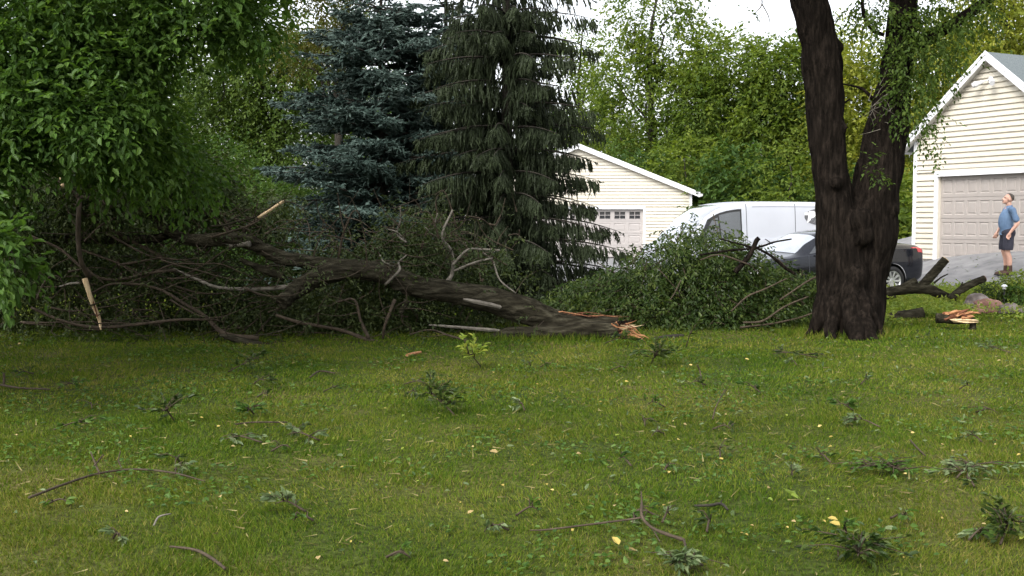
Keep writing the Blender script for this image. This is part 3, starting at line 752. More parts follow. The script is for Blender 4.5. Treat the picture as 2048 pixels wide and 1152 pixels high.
def van_leaves():
    bpy.context.view_layer.update()
    mw = van.matrix_world
    lp = MB(); put_leaves(lp, np.zeros((1, 3)), np.array([[1., 0, 0]]), np.array([[0, 0, 1.]]), 1.0, .5, LEAF_R, np.array([.2])); me = lp.mesh('leaf'); me.materials.append(M['leaf_near'])
    hb = [c for c in van.children if c.name.startswith('body')][0]
    for i in range(34):
        if i < 24: o_, d_ = Vector((random.uniform(.2, 3.4), 3, random.uniform(1.0, 1.9))), Vector((0, -1, 0))
        else: o_, d_ = Vector((random.uniform(.2, 3.4), random.uniform(.2, .75), 4)), Vector((0, 0, -1))
        ok, loc, nrm, _ = hb.ray_cast(o_, d_)
        if not ok: continue
        q = nrm.to_track_quat('Z', 'X').to_matrix().to_4x4(); o = bpy.data.objects.new('stuck_leaf', me); C.objects.link(o)
        o.matrix_world = mw @ Matrix.Translation(loc + nrm * .006) @ q @ Matrix.Rotation(random.uniform(0, 6.28), 4, 'Z') @ Matrix.Scale(random.uniform(.03, .07), 4)
        tag(o, 'small dark scrap of leaf stuck on the white van' if i < 24 else 'small leaf scrap lying on the white van roof', 'leaf', 'leaf scraps stuck on the van side' if i < 24 else 'leaf scraps on the van roof')
van_leaves()

# ------------------------------------------------------------------ person
def make_person():
    base = G(2012, 552); base[2] += .012
    t = thing('person', 'man in blue t-shirt, dark shorts and brown boots laughing on the driveway', 'person', base, R(176))
    def A(x, y, z): return np.array([x, y, z])
    def hand(mb, wrist, dirv, palm_n, thumb_side):
        d = nrmz(dirv); w = nrmz(np.cross(palm_n, d)); n = np.cross(d, w)
        capsule(mb, [wrist, wrist + d * .045], [.026, .03], 10)
        for k in range(4):
            o = wrist + d * .035 + w * (k - 1.5) * .021
            b = wrist + d * .088 + w * (k - 1.5) * .023
            L = (.062, .072, .068, .052)[k]
            m1 = b + d * L * .5 - n * L * .22; m2 = m1 + d * L * .25 - n * L * .42
            capsule(mb, [o, b, m1, m2], [.0115, .0105, .0095, .008], 7)
        o = wrist + d * .02 + w * thumb_side * .024
        capsule(mb, [o, o + d * .03 + w * thumb_side * .022, o + d * .065 + w * thumb_side * .018 - n * .018], [.013, .0115, .009], 7)
    body = MB()
    # legs
    for sg in (1, -1):
        hip = A(-.01, sg * .095, .92); kn = A(.02, sg * .10, .50); an = A(-.035, sg * .105, .10)
        capsule(body, [hip, (hip + kn) / 2 + A(.02, 0, 0), kn], [.088, .078, .056], 12, 8)
        capsule(body, [kn, kn * .65 + an * .35 + A(-.025, 0, 0), an], [.054, .057, .036], 12, 8)
        capsule(body, [an, an + A(.14, sg * .015, -.06)], [.036, .034], 8)
    capsule(body, [A(-.01, 0, .94), A(.03, 0, 1.08), A(.02, 0, 1.25), A(-.02, 0, 1.40)], [.135, .14, .142, .115], 14, 8)
    ellipsoid(body, (.065, 0, 1.08), (.10, .14, .14))
    capsule(body, [A(-.03, .17, 1.43), A(-.03, -.17, 1.43)], [.062, .062], 10)
    capsule(body, [A(-.03, 0, 1.45), A(-.02, 0, 1.56)], [.062, .056], 10)
    arms = {}
    for sg, el, wr_ in ((1, A(-.12, .27, 1.14), A(.035, .25, .93)), (-1, A(-.02, -.27, 1.16), A(.13, -.24, .94))):
        sh = A(-.03, sg * .195, 1.42)
        capsule(body, [sh, (sh + el) / 2, el], [.056, .05, .041], 10); capsule(body, [el, el * .6 + wr_ * .4, wr_], [.042, .041, .027], 10)
        hand(body, wr_, wr_ - el + A(0, 0, -.16), A(.1, -sg, 0), -1 if sg > 0 else 1)
        arms[sg] = (sh, el, wr_)
    # head, thrown back a little, face towards +x
    th = R(-16); rot = np.array([[math.cos(th), 0, math.sin(th)], [0, 1, 0], [-math.sin(th), 0, math.cos(th)]])
    hc = A(.0, 0, 1.66)
    def H(x, y, z): return hc + rot @ np.array([x, y, z])
    ellipsoid(body, H(-.01, 0, .025), (.098, .076, .098), rot, 20, 14)
    ellipsoid(body, H(.035, 0, -.045), (.062, .058, .072), rot)
    ellipsoid(body, H(.062, 0, -.095), (.034, .036, .022), rot)
    capsule(body, [H(.088, 0, .015), H(.108, 0, -.028)], [.010, .016], 8); 
    ellipsoid(body, H(.083, 0, .03), (.014, .05, .010), rot)
    for sg in (1, -1): ellipsoid(body, H(-.012, sg * .078, -.005), (.022, .010, .032), rot)
    V, N, q, tr = fused(body, .0095, 2)
    m = MB(); m.add(V, q, tr); b = m.build('body', M['skin'], t, True)
    m = MB(); ellipsoid(m, H(.092, 0, -.062), (.012, .026, .017), rot); m.build('mouth', M['mouth'], b, True)
    m = MB(); ellipsoid(m, H(.098, 0, -.052), (.008, .021, .005), rot); m.build('teeth', M['teeth'], b, True)
    for sg in (1, -1):
        m = MB(); ellipsoid(m, H(.082, sg * .032, .008), (.010, .014, .006), rot); m.build('eye', M['eye'], b, True)
    m = MB(); ellipsoid(m, H(-.02, 0, .045), (.100, .082, .094), rot, 20, 14); V, N, q, tr = fused(m, .01, 1)
    V = V + .002 * N
    loc = (V - hc) @ rot
    k = (loc[:, 2] > .065 - np.clip(-loc[:, 0], -.05, .1) * 1.0); m = MB(); m.add(V, [f for f in q if all(k[i] for i in f)]); m.build('hair', M['hair'], t, True)
    # shirt
    m = MB()
    capsule(m, [A(-.005, 0, .85), A(.0, 0, .97), A(.032, 0, 1.10), A(.022, 0, 1.26), A(-.02, 0, 1.40)], [.160, .156, .152, .150, .122], 16, 12)
    ellipsoid(m, (.06, 0, 1.09), (.10, .145, .16)); capsule(m, [A(-.03, .17, 1.43), A(-.03, -.17, 1.43)], [.074, .074], 12)
    capsule(m, [A(-.03, 0, 1.44), A(-.028, 0, 1.49)], [.085, .07], 12)
    for sg in (1, -1):
        sh, el, w_ = arms[sg]; capsule(m, [sh, sh * .3 + el * .7], [.074, .068], 12)
    V, N, q, tr = fused(m, .011, 3)
    V = V + N * (.026 * (vnoise(V * np.array([11, 11, 6])) - .5) + .012 * (vnoise(V * np.array([24, 24, 9])) - .5))[:, None]
    k = V[:, 2] > .885; m = MB(); m.add(V, [f for f in q if all(k[i] for i in f)]); m.build('t_shirt', M['shirt'], t, True)
    # shorts
    m = MB(); capsule(m, [A(-.01, -.05, .93), A(-.01, .05, .93)], [.148, .148], 14)
    for sg in (1, -1): capsule(m, [A(-.005, sg * .085, .88), A(.01, sg * .108, .70), A(.016, sg * .112, .60)], [.118, .112, .105], 14, 8)
    V, N, q, tr = fused(m, .011, 3)
    V = V + N * (.024 * (vnoise(V * np.array([14, 14, 5])) - .5))[:, None]
    k = V[:, 2] > .555; m = MB(); m.add(V, [f for f in q if all(k[i] for i in f)]); m.build('shorts', M['shorts'], t, True)
    for sg in (1, -1):
        m = MB(); an = A(-.035, sg * .105, .10)
        capsule(m, [an + A(0, 0, .10), an + A(0, 0, -.03)], [.054, .056], 12); capsule(m, [A(-.05, sg * .105, .055), A(.05, sg * .113, .055), A(.11, sg * .118, .045), A(.165, sg * .125, .036)], [.052, .054, .048, .038], 12)
        V, N, q, tr = fused(m, .009, 2); V[:, 2] = np.maximum(V[:, 2], .018)
        bt = MB().add(V, q, tr).build('boot', M['boot'], t, True)
        m = MB(); n = 20; out = [(.055 + .165 * math.cos(a) + .0, sg * .115 + .052 * math.sin(a) * (1 + .2 * math.cos(a))) for a in np.arange(n) / n * 2 * math.pi]
        m.add([(x, y, 0) for x, y in out] + [(x, y, .024) for x, y in out], [(i, (i + 1) % n, n + (i + 1) % n, n + i) for i in range(n)], [(0, i + 1, i) for i in range(1, n - 1)] + [(n, n + i, n + i + 1) for i in range(1, n - 1)])
        m.build('boot_sole', M['black'], bt)
make_person()

# ------------------------------------------------------------------ trees
def bpx(px, py, D, rx, rz, ry):
    """crown lobe centred on a place D metres out, with radii given as picture sizes there (rx, rz) and in metres (ry)"""
    c = P(px, py, D); k = D / F
    return (c[0], c[1], c[2], rx * k, ry, rz * k)
def crown_mesh(blobs, n, k, leaf, slen, shape=LEAF_R, aspect=.55, droop=.5, shell=.4, gap=0, gfreq=1.2, down=.25, seed=0, mb=None, jit=.35):
    p, u = blob_points(blobs, n, shell, gap, gfreq, seed)
    d = u * .8 + .6 * rng.normal(size=p.shape); d[:, 2] -= down
    pos, dr, nm, sz, rn = spray_leaves(p, d, slen * rng.uniform(.6, 1.3, len(p)), k, leaf, droop=droop, jit=jit)
    zok = pos[:, 2] > ground(pos[:, 0], pos[:, 1]) + .01
    pos, dr, nm, sz, rn = pos[zok], dr[zok], nm[zok], sz[zok], rn[zok]
    mb = mb or MB(); put_leaves(mb, pos, dr, nm, sz, sz * aspect, shape, rn); return mb, (pos, dr, nm, sz, rn)
def limb_path(a, b, wob=.1, n=6):
    a, b = np.asarray(a, float), np.asarray(b, float); L = np.linalg.norm(b - a)
    t = np.linspace(0, 1, n)[:, None]; p = a * (1 - t) + b * t
    p[1:-1] += rng.normal(size=(n - 2, 3)) * wob * L * .35
    p[:, 2] += .12 * L * np.sin(np.linspace(0, math.pi, n)) * .5
    return p
def bg_tree(label, px, D, top, blobs, mat, n, leaf, k=7, gap=.35, bark='dark_bark', cat='tree', group='trees behind the garages', tr=.16, limbs=7, slen=.9, name='tree', shell=.35, gfreq=.9, lean=0):
    g = P(px, 445, D); g[2] = float(ground(g[0], g[1]))
    t = thing(name, label, cat, g, 0, group)
    L = lambda p: np.asarray(p, float) - g
    topz = P(px + lean, top, D)
    m = MB(); pts = limb_path((0, 0, -.1), L(topz), .05, 7); tube(m, pts, np.linspace(tr, tr * .22, 7), 8, 14, rough=.1); m.build('trunk', M[bark], t, True)
    bl = [bpx(*b) for b in blobs]
    for i in range(limbs):
        b = bl[i % len(bl)]; c = np.array(b[:3]) + rdir(1)[0] * np.array(b[3:]) * .6
        fr = min(.8, max(.15, (c[2] - g[2]) / max(.5, topz[2] - g[2]) - .25)); a = pts[0] * (1 - fr) + pts[-1] * fr
        m = MB(); tube(m, limb_path(a, L(c), .12), [tr * .42, tr * .34, tr * .27, tr * .2, tr * .12, tr * .05], 6, 10, rough=.1); m.build('limb', M[bark], t, True)
    mb, _ = crown_mesh([(b[0] - g[0], b[1] - g[1], b[2] - g[2], b[3], b[4], b[5]) for b in bl], n, k, leaf, slen, gap=gap, gfreq=gfreq, shell=shell, seed=int(px))
    mb.build('crown', M[mat], t, kind='stuff')
    return t
R_ = 'trees behind the garages'; L_ = 'trees behind the fallen tree'
bg_tree('tall open crowned tree rising above the left garage roof, its trunk showing', 1292, 58, -40,
        [(1300, 20, 58, 95, 75, 2.0), (1350, 100, 58, 90, 80, 2.2), (1250, 150, 58, 75, 70, 2), (1330, 220, 58, 120, 80, 2.4), (1240, 260, 58, 90, 60, 2.2), (1390, 190, 58, 60, 70, 2)], 'leaf_far', 3600, .23, gap=.40, group=R_, tr=.22, limbs=10, lean=30)
bg_tree('loose bright tree seen through the gap right of the dark spruce', 1165, 64, 60,
        [(1170, 120, 64, 70, 60, 2), (1190, 240, 64, 80, 80, 2.4), (1120, 200, 64, 80, 120, 2.4), (1215, 300, 64, 60, 50, 2)], 'leaf_far', 1700, .22, gap=.45, group=R_)
bg_tree('full rounded green tree right of the tall open crowned tree', 1450, 56, 130,
        [(1450, 130, 56, 80, 65, 2.2), (1430, 220, 56, 110, 80, 2.6), (1500, 260, 56, 100, 80, 2.6), (1400, 310, 56, 90, 60, 2.4)], 'leaf_far', 3300, .24, gap=.22, group=R_)
bg_tree('green tree directly left of the big forked trunk', 1570, 54, 110,
        [(1550, 140, 54, 75, 60, 2.2), (1600, 170, 54, 85, 80, 2.4), (1550, 270, 54, 110, 90, 2.6), (1630, 300, 54, 80, 80, 2.4), (1640, 90, 54, 40, 40, 1.4)], 'leaf_far', 3300, .24, gap=.22, group=R_)
bg_tree('yellow green tree glowing between the two forks of the big trunk', 1725, 50, 50,
        [(1715, 130, 50, 60, 80, 2.2), (1740, 230, 50, 80, 90, 2.6), (1710, 330, 50, 80, 70, 2.4), (1680, 200, 50, 50, 80, 2)], 'leaf_yellow', 2600, .22, gap=.26, group=R_)
bg_tree('yellow green tree between the right fork and the right garage roof', 1850, 46, 40,
        [(1850, 160, 46, 80, 90, 2.2), (1900, 110, 46, 80, 70, 2.4), (1830, 260, 46, 70, 80, 2), (1815, 380, 46, 50, 60, 1.6)], 'leaf_yellow', 2400, .2, gap=.32, group=R_, limbs=9)
bg_tree('bright yellow tree rising over the peak of the right garage', 2010, 42, -40,
        [(1990, 50, 42, 90, 80, 2.4), (2070, 30, 42, 90, 100, 2.6), (1950, 120, 42, 60, 40, 2), (2080, 130, 42, 80, 60, 2), (2000, -60, 42, 100, 80, 2.4)], 'leaf_yellow', 2700, .19, gap=.28, group=R_, limbs=10)
for i, (px, cy, rx, rz, D, lab) in enumerate(((1250, 370, 90, 80, 53, 'dark bushy undergrowth tree above the left slope of the garage roof'), (1370, 360, 90, 80, 52, 'dark bushy undergrowth tree beyond the eave of the left garage'),
        (1480, 370, 90, 75, 50, 'dark bushy undergrowth tree above the roof of the white van'), (1580, 370, 90, 80, 48, 'dark bushy undergrowth tree just left of the big trunk, behind the van'),
        (1700, 420, 90, 80, 47, 'dark bushy undergrowth tree hidden mostly by the big trunk'), (1805, 440, 60, 90, 40, 'dark bushy undergrowth tree left of the right garage corner'))):
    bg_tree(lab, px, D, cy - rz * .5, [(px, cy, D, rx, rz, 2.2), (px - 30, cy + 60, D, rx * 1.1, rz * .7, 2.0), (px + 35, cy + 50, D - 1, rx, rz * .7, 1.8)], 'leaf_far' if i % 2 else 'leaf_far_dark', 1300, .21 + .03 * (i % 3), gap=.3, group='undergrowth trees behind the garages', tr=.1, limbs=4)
bg_tree('soft yellow green maple filling the gap left of the blue spruce', 560, 33, 60,
        [(560, 190, 33, 130, 100, 1.8), (470, 150, 33, 110, 80, 1.8), (600, 300, 33, 110, 110, 1.8), (450, 270, 33, 110, 100, 1.8), (660, 140, 33, 70, 80, 1.5), (520, 70, 33, 100, 60, 1.6)], 'leaf_olive', 4800, .14, gap=.22, group=L_, slen=.6, gfreq=1.3, limbs=8)
bg_tree('backlit tree with dark little leaves against the sky, top left of the blue spruce', 690, 27, -60,
        [(630, 40, 27, 75, 60, 1.0), (690, 20, 27, 50, 70, 1.0), (600, 110, 27, 60, 40, 1.0), (655, 110, 27, 50, 40, .9), (660, -70, 27, 120, 70, 1.4)], 'leaf_oak', 1500, .10, gap=.42, group=L_, slen=.45, gfreq=2.0, limbs=8)
for i, (px, cy, rx, rz, D, mt, lab) in enumerate(((180, 120, 190, 200, 36, 'leaf_far_dark', 'dark tree behind the leafy overhanging crown at far left'), (380, 200, 150, 190, 38, 'leaf_olive', 'dim olive tree behind the end of the overhanging crown'),
        (-90, 150, 200, 260, 30, 'leaf_far_dark', 'dark tree at the left edge behind the fallen crown'), (760, 180, 170, 170, 50, 'leaf_far_dark', 'pale tree far behind the two spruces'))):
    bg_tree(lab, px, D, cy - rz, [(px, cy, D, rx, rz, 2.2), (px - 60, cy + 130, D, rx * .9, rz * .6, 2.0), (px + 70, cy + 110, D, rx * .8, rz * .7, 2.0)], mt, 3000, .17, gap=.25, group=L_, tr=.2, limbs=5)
for i, (px, cy, rx, rz, D, lab) in enumerate(((-60, 480, 150, 110, 25, 'dark shrub at the left edge behind the fallen branches'), (120, 460, 140, 110, 26, 'dark shrub behind the upright snapped stick'), (300, 430, 140, 120, 27, 'dark shrub behind the arching fallen limb'),
        (450, 410, 110, 130, 28, 'dark shrub under the soft maple, left of the blue spruce'), (560, 450, 90, 90, 26, 'dark shrub at the foot of the blue spruce'))):
    bg_tree(lab, px, D, cy - rz * .5, [(px, cy, D, rx, rz, 1.4), (px, cy + 70, D, rx, rz * .6, 1.3)], 'leaf_far_dark', 1700, .12, gap=.15, group='shrubs behind the fallen tree', tr=.06, limbs=4, slen=.5, name='shrub', cat='shrub')
# the far wood behind everything reads as one mass
bl = []
for px in range(-900, 3000, 130):
    D = 92 + 6 * math.sin(px); bl.append(bpx(px, 400 + 15 * math.sin(px * .7), D, 110, 75, 3))
mb, _ = crown_mesh(bl, 4200, 6, .50, 1.4, gap=.1)
bl = [bpx(px, 330 + 25 * math.sin(px * .6), 76 + 5 * math.sin(px), 90, 110 + 25 * math.sin(px * .37), 3) for px in range(1120, 2150, 95)]
crown_mesh(bl, 4000, 6, .38, 1.2, gap=.12, mb=mb)
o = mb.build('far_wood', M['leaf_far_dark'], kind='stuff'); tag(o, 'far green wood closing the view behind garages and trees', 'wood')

# ------------------------------------------------------------------ spruces
def spruce(label, px, D, H, z0, spread, whorl, nb, curve, needle_mat, hang, twl, dens, nl, nw, trunk_r, jz=1.0, cj=.08, sr=.02):
    g = P(px, 445, D); g[2] = float(ground(g[0], g[1]))
    t = thing('spruce_tree', label, 'spruce', g)
    m = MB(); tube(m, [(0, 0, -.1), (.02, 0, H * .3), (0, .03, H * .7), (0, 0, H)], [trunk_r, trunk_r * .8, trunk_r * .45, .02], 10, 24, rough=.12); m.build('trunk', M['dark_bark'], t, True)
    TP, TD, TL = [], [], []; br = MB()
    z = z0
    while z < H - .2:
        n = int(nb * random.uniform(.8, 1.2)); a0 = random.uniform(0, 6.28)
        for k in range(n):
            az = a0 + 2 * math.pi * k / n + random.uniform(-.3, .3)
            if z > 3 and random.random() < .05: continue
            L = spread(z) * random.choice((random.uniform(.6, .9), random.uniform(.85, 1.1)))
            zz = z + random.uniform(-.3, .3) * whorl * jz
            c1, c2 = curve; c1 += random.uniform(-cj, cj); c2 += random.uniform(-cj, cj)
            s = np.linspace(0, 1, 9)
            wig = random.uniform(-.12, .12)
            r = L * s; pts = np.stack([np.cos(az + wig * s) * r, np.sin(az + wig * s) * r, zz + L * (c1 * s + c2 * s * s)], -1)
            if pts[-1, 2] < .12: pts[:, 2] += (.12 - pts[-1, 2]) * s
            tube(br, pts, np.linspace(.010 + .011 * L, .004, 9), 4)
            nt2 = max(4, int(L * dens * (1 if z < 6.2 else .28))); ss = rng.uniform(.10, 1.0, nt2); 
            P_ = np.stack([np.interp(ss, s, pts[:, i]) for i in range(3)], -1)
            tg = np.stack([np.cos(az) * np.ones(nt2), np.sin(az) * np.ones(nt2), c1 + 2 * c2 * ss], -1)
            sd = np.stack([-np.sin(az) * np.ones(nt2), np.cos(az) * np.ones(nt2), np.zeros(nt2)], -1) * np.where(rng.random(nt2) < .5, 1, -1)[:, None]
            td = nrmz(tg * .75 + sd * rng.uniform(.5, 1.1, nt2)[:, None] + np.array([0, 0, -hang]) * rng.uniform(.5, 1.4, nt2)[:, None] + .2 * rng.normal(size=(nt2, 3)))
            tl = (twl * (.35 + .9 * (1 - ss)) * min(1.2, .5 + L * .35)) * rng.uniform(.6, 1.2, nt2) + .06
            TP.append(P_); TD.append(td); TL.append(tl)
            TP.append(pts[-1:]); TD.append(nrmz(pts[-1:] - pts[-2:-1])); TL.append(np.array([.14]))
        z += whorl
    br.build('branches', M['dark_bark'], t, kind='stuff')
    TP, TD, TL = np.concatenate(TP), np.concatenate(TD), np.concatenate(TL)
    # side shoots on every twig
    sh = 3; q = rng.uniform(.2, .95, (len(TP), sh))
    SP = (TP[:, None] + TD[:, None] * (TL[:, None] * q)[..., None]).reshape(-1, 3)
    SD = nrmz(np.repeat(TD, sh, 0) + .75 * rng.normal(size=(len(SP), 3)) * np.array([1, 1, .55]) + np.array([0, 0, -hang * .6])); SL = np.repeat(TL, sh) * rng.uniform(.25, .5, len(SP))
    TP, TD, TL = np.concatenate([TP, SP]), np.concatenate([TD, SD]), np.concatenate([TL, SL])
    ns = len(TP); shoot = rng.random(ns)
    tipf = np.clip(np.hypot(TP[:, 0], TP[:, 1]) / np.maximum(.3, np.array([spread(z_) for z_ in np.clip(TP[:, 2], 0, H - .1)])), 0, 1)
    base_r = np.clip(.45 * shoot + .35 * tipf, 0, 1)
    d, w, nn = frames(TD, rdir(ns)); r = sr * rng.uniform(.7, 1.25, ns)
    ring = [(math.cos(k * 2.0944), math.sin(k * 2.0944)) for k in range(3)]
    sag = np.array([0, 0, -1.]) * (hang * .12 * TL)[:, None]
    V = [TP] + [TP + d * (TL * .4)[:, None] + sag * .3 + (w * c + nn * q_) * r[:, None] for c, q_ in ring] + [TP + d * TL[:, None] + sag]
    V = np.stack(V, 1).reshape(-1, 3); off = (np.arange(ns) * 5)[:, None, None]
    tr_ = (np.array([(0, 2, 1), (0, 3, 2), (0, 1, 3), (1, 2, 4), (2, 3, 4), (3, 1, 4)])[None] + off).reshape(-1, 3)
    V[:, 2] = np.maximum(V[:, 2], .015)
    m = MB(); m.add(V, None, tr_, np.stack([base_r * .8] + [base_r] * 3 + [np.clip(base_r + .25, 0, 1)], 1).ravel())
    idx = np.repeat(np.arange(ns), nl[1]); f = rng.random(len(idx)); pos = TP[idx] + TD[idx] * (TL[idx] * f)[:, None] + sag[idx] * (f * f)[:, None]
    nd_ = nrmz(TD[idx] * .75 + .7 * rng.normal(size=(len(idx), 3)))
    zok = pos[:, 2] > .02
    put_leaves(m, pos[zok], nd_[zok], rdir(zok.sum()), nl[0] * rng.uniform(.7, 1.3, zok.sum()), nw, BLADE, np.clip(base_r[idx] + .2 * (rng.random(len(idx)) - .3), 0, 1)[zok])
    m.build('needles', M[needle_mat], t, kind='stuff')
spruce('dense blue grey spruce with upturned shoots, left of the taller dark spruce', 765, 24.3, 7.1, .25, lambda z: max(.10, 2.72 * (1 - (z / 7.4) ** 3.0) * (.93 + .10 * math.sin(z * 5.2))), .30, 10, (.10, -.02), 'needle_blue', .14, .44, 26, (.048, 4), .018, .13, cj=.07, sr=.026)
spruce('narrow blue grey spruce wedged behind the tall dark one', 893, 25.0, 7.9, 2.2, lambda z: max(.10, 1.75 * (1 - (z / 8.05) ** 2.2)), .32, 9, (.12, -.02), 'needle_blue', .14, .44, 26, (.048, 4), .018, .12, cj=.08, sr=.026)
spruce('tall dark spruce with drooping fringed branches, its top out of the picture', 1012, 22.7, 11.5, .30, lambda z: max(.15, (2.75 - .22 * z if z < 3 else 2.09 - (z - 3) * .10)), .46, 10, (.12, -.22), 'needle_dark', 2.2, .40, 44, (.048, 3), .017, .15, jz=.12, cj=.03, sr=.017)

# ------------------------------------------------------------------ the big forked tree
def pxpath(lst, D, dd=None):
    pts = []; rad = []
    for i, e in enumerate(lst):
        px, py, r = e[:3]; d = D + (e[3] if len(e) > 3 else 0); pts.append(P(px, py, d)); rad.append(r * d / F)
    return np.array(pts), np.array(rad)
def big_tree():
    D = 15.7; base = G(1690, 668)
    t = thing('forked_tree', 'big dark forked trunk standing on the lawn before the car', 'tree', base)
    m = MB()
    a, ra = pxpath([(1692, 690, 68), (1692, 640, 60), (1688, 560, 53), (1678, 480, 46), (1668, 400, 38), (1652, 250, 36), (1644, 125, 38), (1618, 0, 35), (1590, -150, 33), (1550, -330, 28), (1500, -560, 20)], D)
    b, rb = pxpath([(1712, 690, 55, .05), (1718, 640, 50, .05), (1726, 560, 46, .08), (1742, 470, 50, .1), (1752, 380, 45, .12), (1776, 250, 40, .15), (1797, 120, 31, .2), (1806, 0, 28, .25), (1815, -150, 25, .3), (1850, -340, 20, .4), (1900, -520, 14, .6)], D)
    tube(m, a - base, ra, 20, 50); tube(m, b - base, rb, 20, 50)
    for px, py, r, dy in ((1722, 440, 20, -.32), (1728, 470, 18, -.32), (1679, 92, 10, -.05), (1690, 255, 7, -.2), (1672, 365, 12, -.26), (1712, 560, 22, -.36), (1785, 420, 16, -.1)):
        ellipsoid(m, P(px, py, D + dy) - base, (r / 140, r / 150, r / 110))
    for px, py, dx, dy in ((1625, 672, -.18, -.02), (1655, 676, -.03, -.32), (1705, 680, .03, -.34), (1752, 672, .12, -.15), (1735, 678, .08, -.26), (1640, 668, -.1, .25), (1745, 665, .1, .25)):   # root flare
        c = G(px, py) - base; c[2] = -.06
        tube(m, [np.array([c[0] * .55, c[1] * .5, .75]), np.array([c[0] * .8, c[1] * .8, .25]), c + np.array([dx, dy, 0]) * .6], [.10, .12, .07], 8, 8)
    V, N, q, tr = fused(m, .034, 2)
    w = V + base
    ang = np.arctan2(V[:, 1] - .1, V[:, 0])
    fur = np.abs(vnoise(np.stack([w[:, 0] * 12, w[:, 1] * 12, w[:, 2] * 2.0], -1) + .6 * vnoise(w * 3.1)[:, None]) - .5) * 2
    fine = vnoise(np.stack([w[:, 0] * 30, w[:, 1] * 30, w[:, 2] * 5], -1))
    V = V + N * (.046 * (fur - .4) + .016 * (fine - .5) + .05 * (vnoise(w * 2.4) - .5))[:, None]
    MB().add(V, q, tr).build('trunk', M['bark'], t, True)
    for lst, dd in (([(1812, 95, 14), (1860, 75, 13), (1915, 42, 11), (1975, 0, 10), (2060, -70, 8)], .1), ([(1768, 70, 4), (1745, 60, 4), (1728, 30, 4), (1724, -10, 3)], 0),
                    ([(1748, 200, 4), (1725, 178, 3), (1706, 172, 2), (1684, 168, 1.2)], -.1), ([(1682, 210, 2.5), (1700, 198, 1.5)], 0), ([(1700, -220, 10), (1640, -300, 9), (1560, -330, 5)], .5), ([(1840, -300, 12), (1990, -350, 9), (2120, -340, 6)], .2)):
        p, r = pxpath(lst, D + dd); mm = MB(); tube(mm, p - base, r, 8, 16, rough=.15); mm.build('branch', M['bark'], t, True)
    for i in range(16):       # dead shoots on the right fork
        a0 = P(random.uniform(1742, 1775), random.uniform(165, 260), D - .22) - base; d = rdir(1)[0] * np.array([.32, .25, .25]); d[1] = -abs(d[1])
        mm = MB(); tube(mm, [a0, a0 + d * .5 + rdir(1)[0] * .02, a0 + d], [.005, .004, .002], 4); mm.build('dead_shoot', M['dead_twig'], t)
    bl = [bpx(*v) for v in ((1830, 110, 15.4, 55, 80, .35), (1805, 60, 15.3, 50, 50, .3), (1880, 70, 15.5, 60, 60, .4), (1880, 120, 15.6, 35, 35, .3), (1815, 190, 15.3, 40, 50, .3), (1740, 5, 15.6, 40, 40, .4), (1900, 10, 15.6, 90, 40, .6), (1860, 215, 15.4, 30, 35, .25))]
    mb, _ = crown_mesh([(c[0] - base[0], c[1] - base[1], c[2] - base[2], *c[3:]) for c in bl], 640, 8, .07, .34, shell=.1, droop=.9, down=.7, gap=.28, gfreq=4, shape=LEAF_R)
    for px, py, d, n in ((1850, 262, (-.02, 0, -.45), 12), (1868, 285, (.1, 0, -.3), 7), (1845, 265, (.25, -.1, -.1), 6), (1735, 330, (.2, -.1, -.25), 14), (1728, 345, (.1, -.2, .3), 10), (1500, 5, (.05, 0, -.22), 7), (1415, -6, (.02, 0, -.08), 4)):
        c = P(px, py, 15.2) - base; b = c + rng.normal(size=(n, 3)) * .05 + np.array(d) * rng.random((n, 1))
        dd_ = np.array(d) + .35 * rng.normal(size=(n, 3)); pos, dr, nm, sz, rn = spray_leaves(b, dd_, np.full(n, .16), 4, .062, droop=.6); put_leaves(mb, pos, dr, nm, sz, sz * .6, LEAF_R, rn)
    for v in ((1700, -420, 15.7, 420, 260, 3.0), (2050, -380, 15.9, 330, 250, 2.6), (1420, -430, 15.9, 330, 230, 2.6), (1750, -750, 15.8, 480, 250, 3.4)):
        c = bpx(*v); crown_mesh([(c[0] - base[0], c[1] - base[1], c[2] - base[2], *c[3:])], 900, 7, .16, .7, mb=mb, gap=.15)
    mb.build('crown', M['leaf_olive'], t, kind='stuff')
    # a dangling twig against the sky
    for lst in ([(1520, -20, 1.5), (1524, 8, 1.2), (1512, 25, .8)], [(1524, 8, 1.2), (1536, 30, 1), (1540, 45, .7)]):
        p, r = pxpath(lst, 15.2); mm = MB(); tube(mm, p - base, r, 4, 8); mm.build('twig', M['twig'], t)
big_tree()

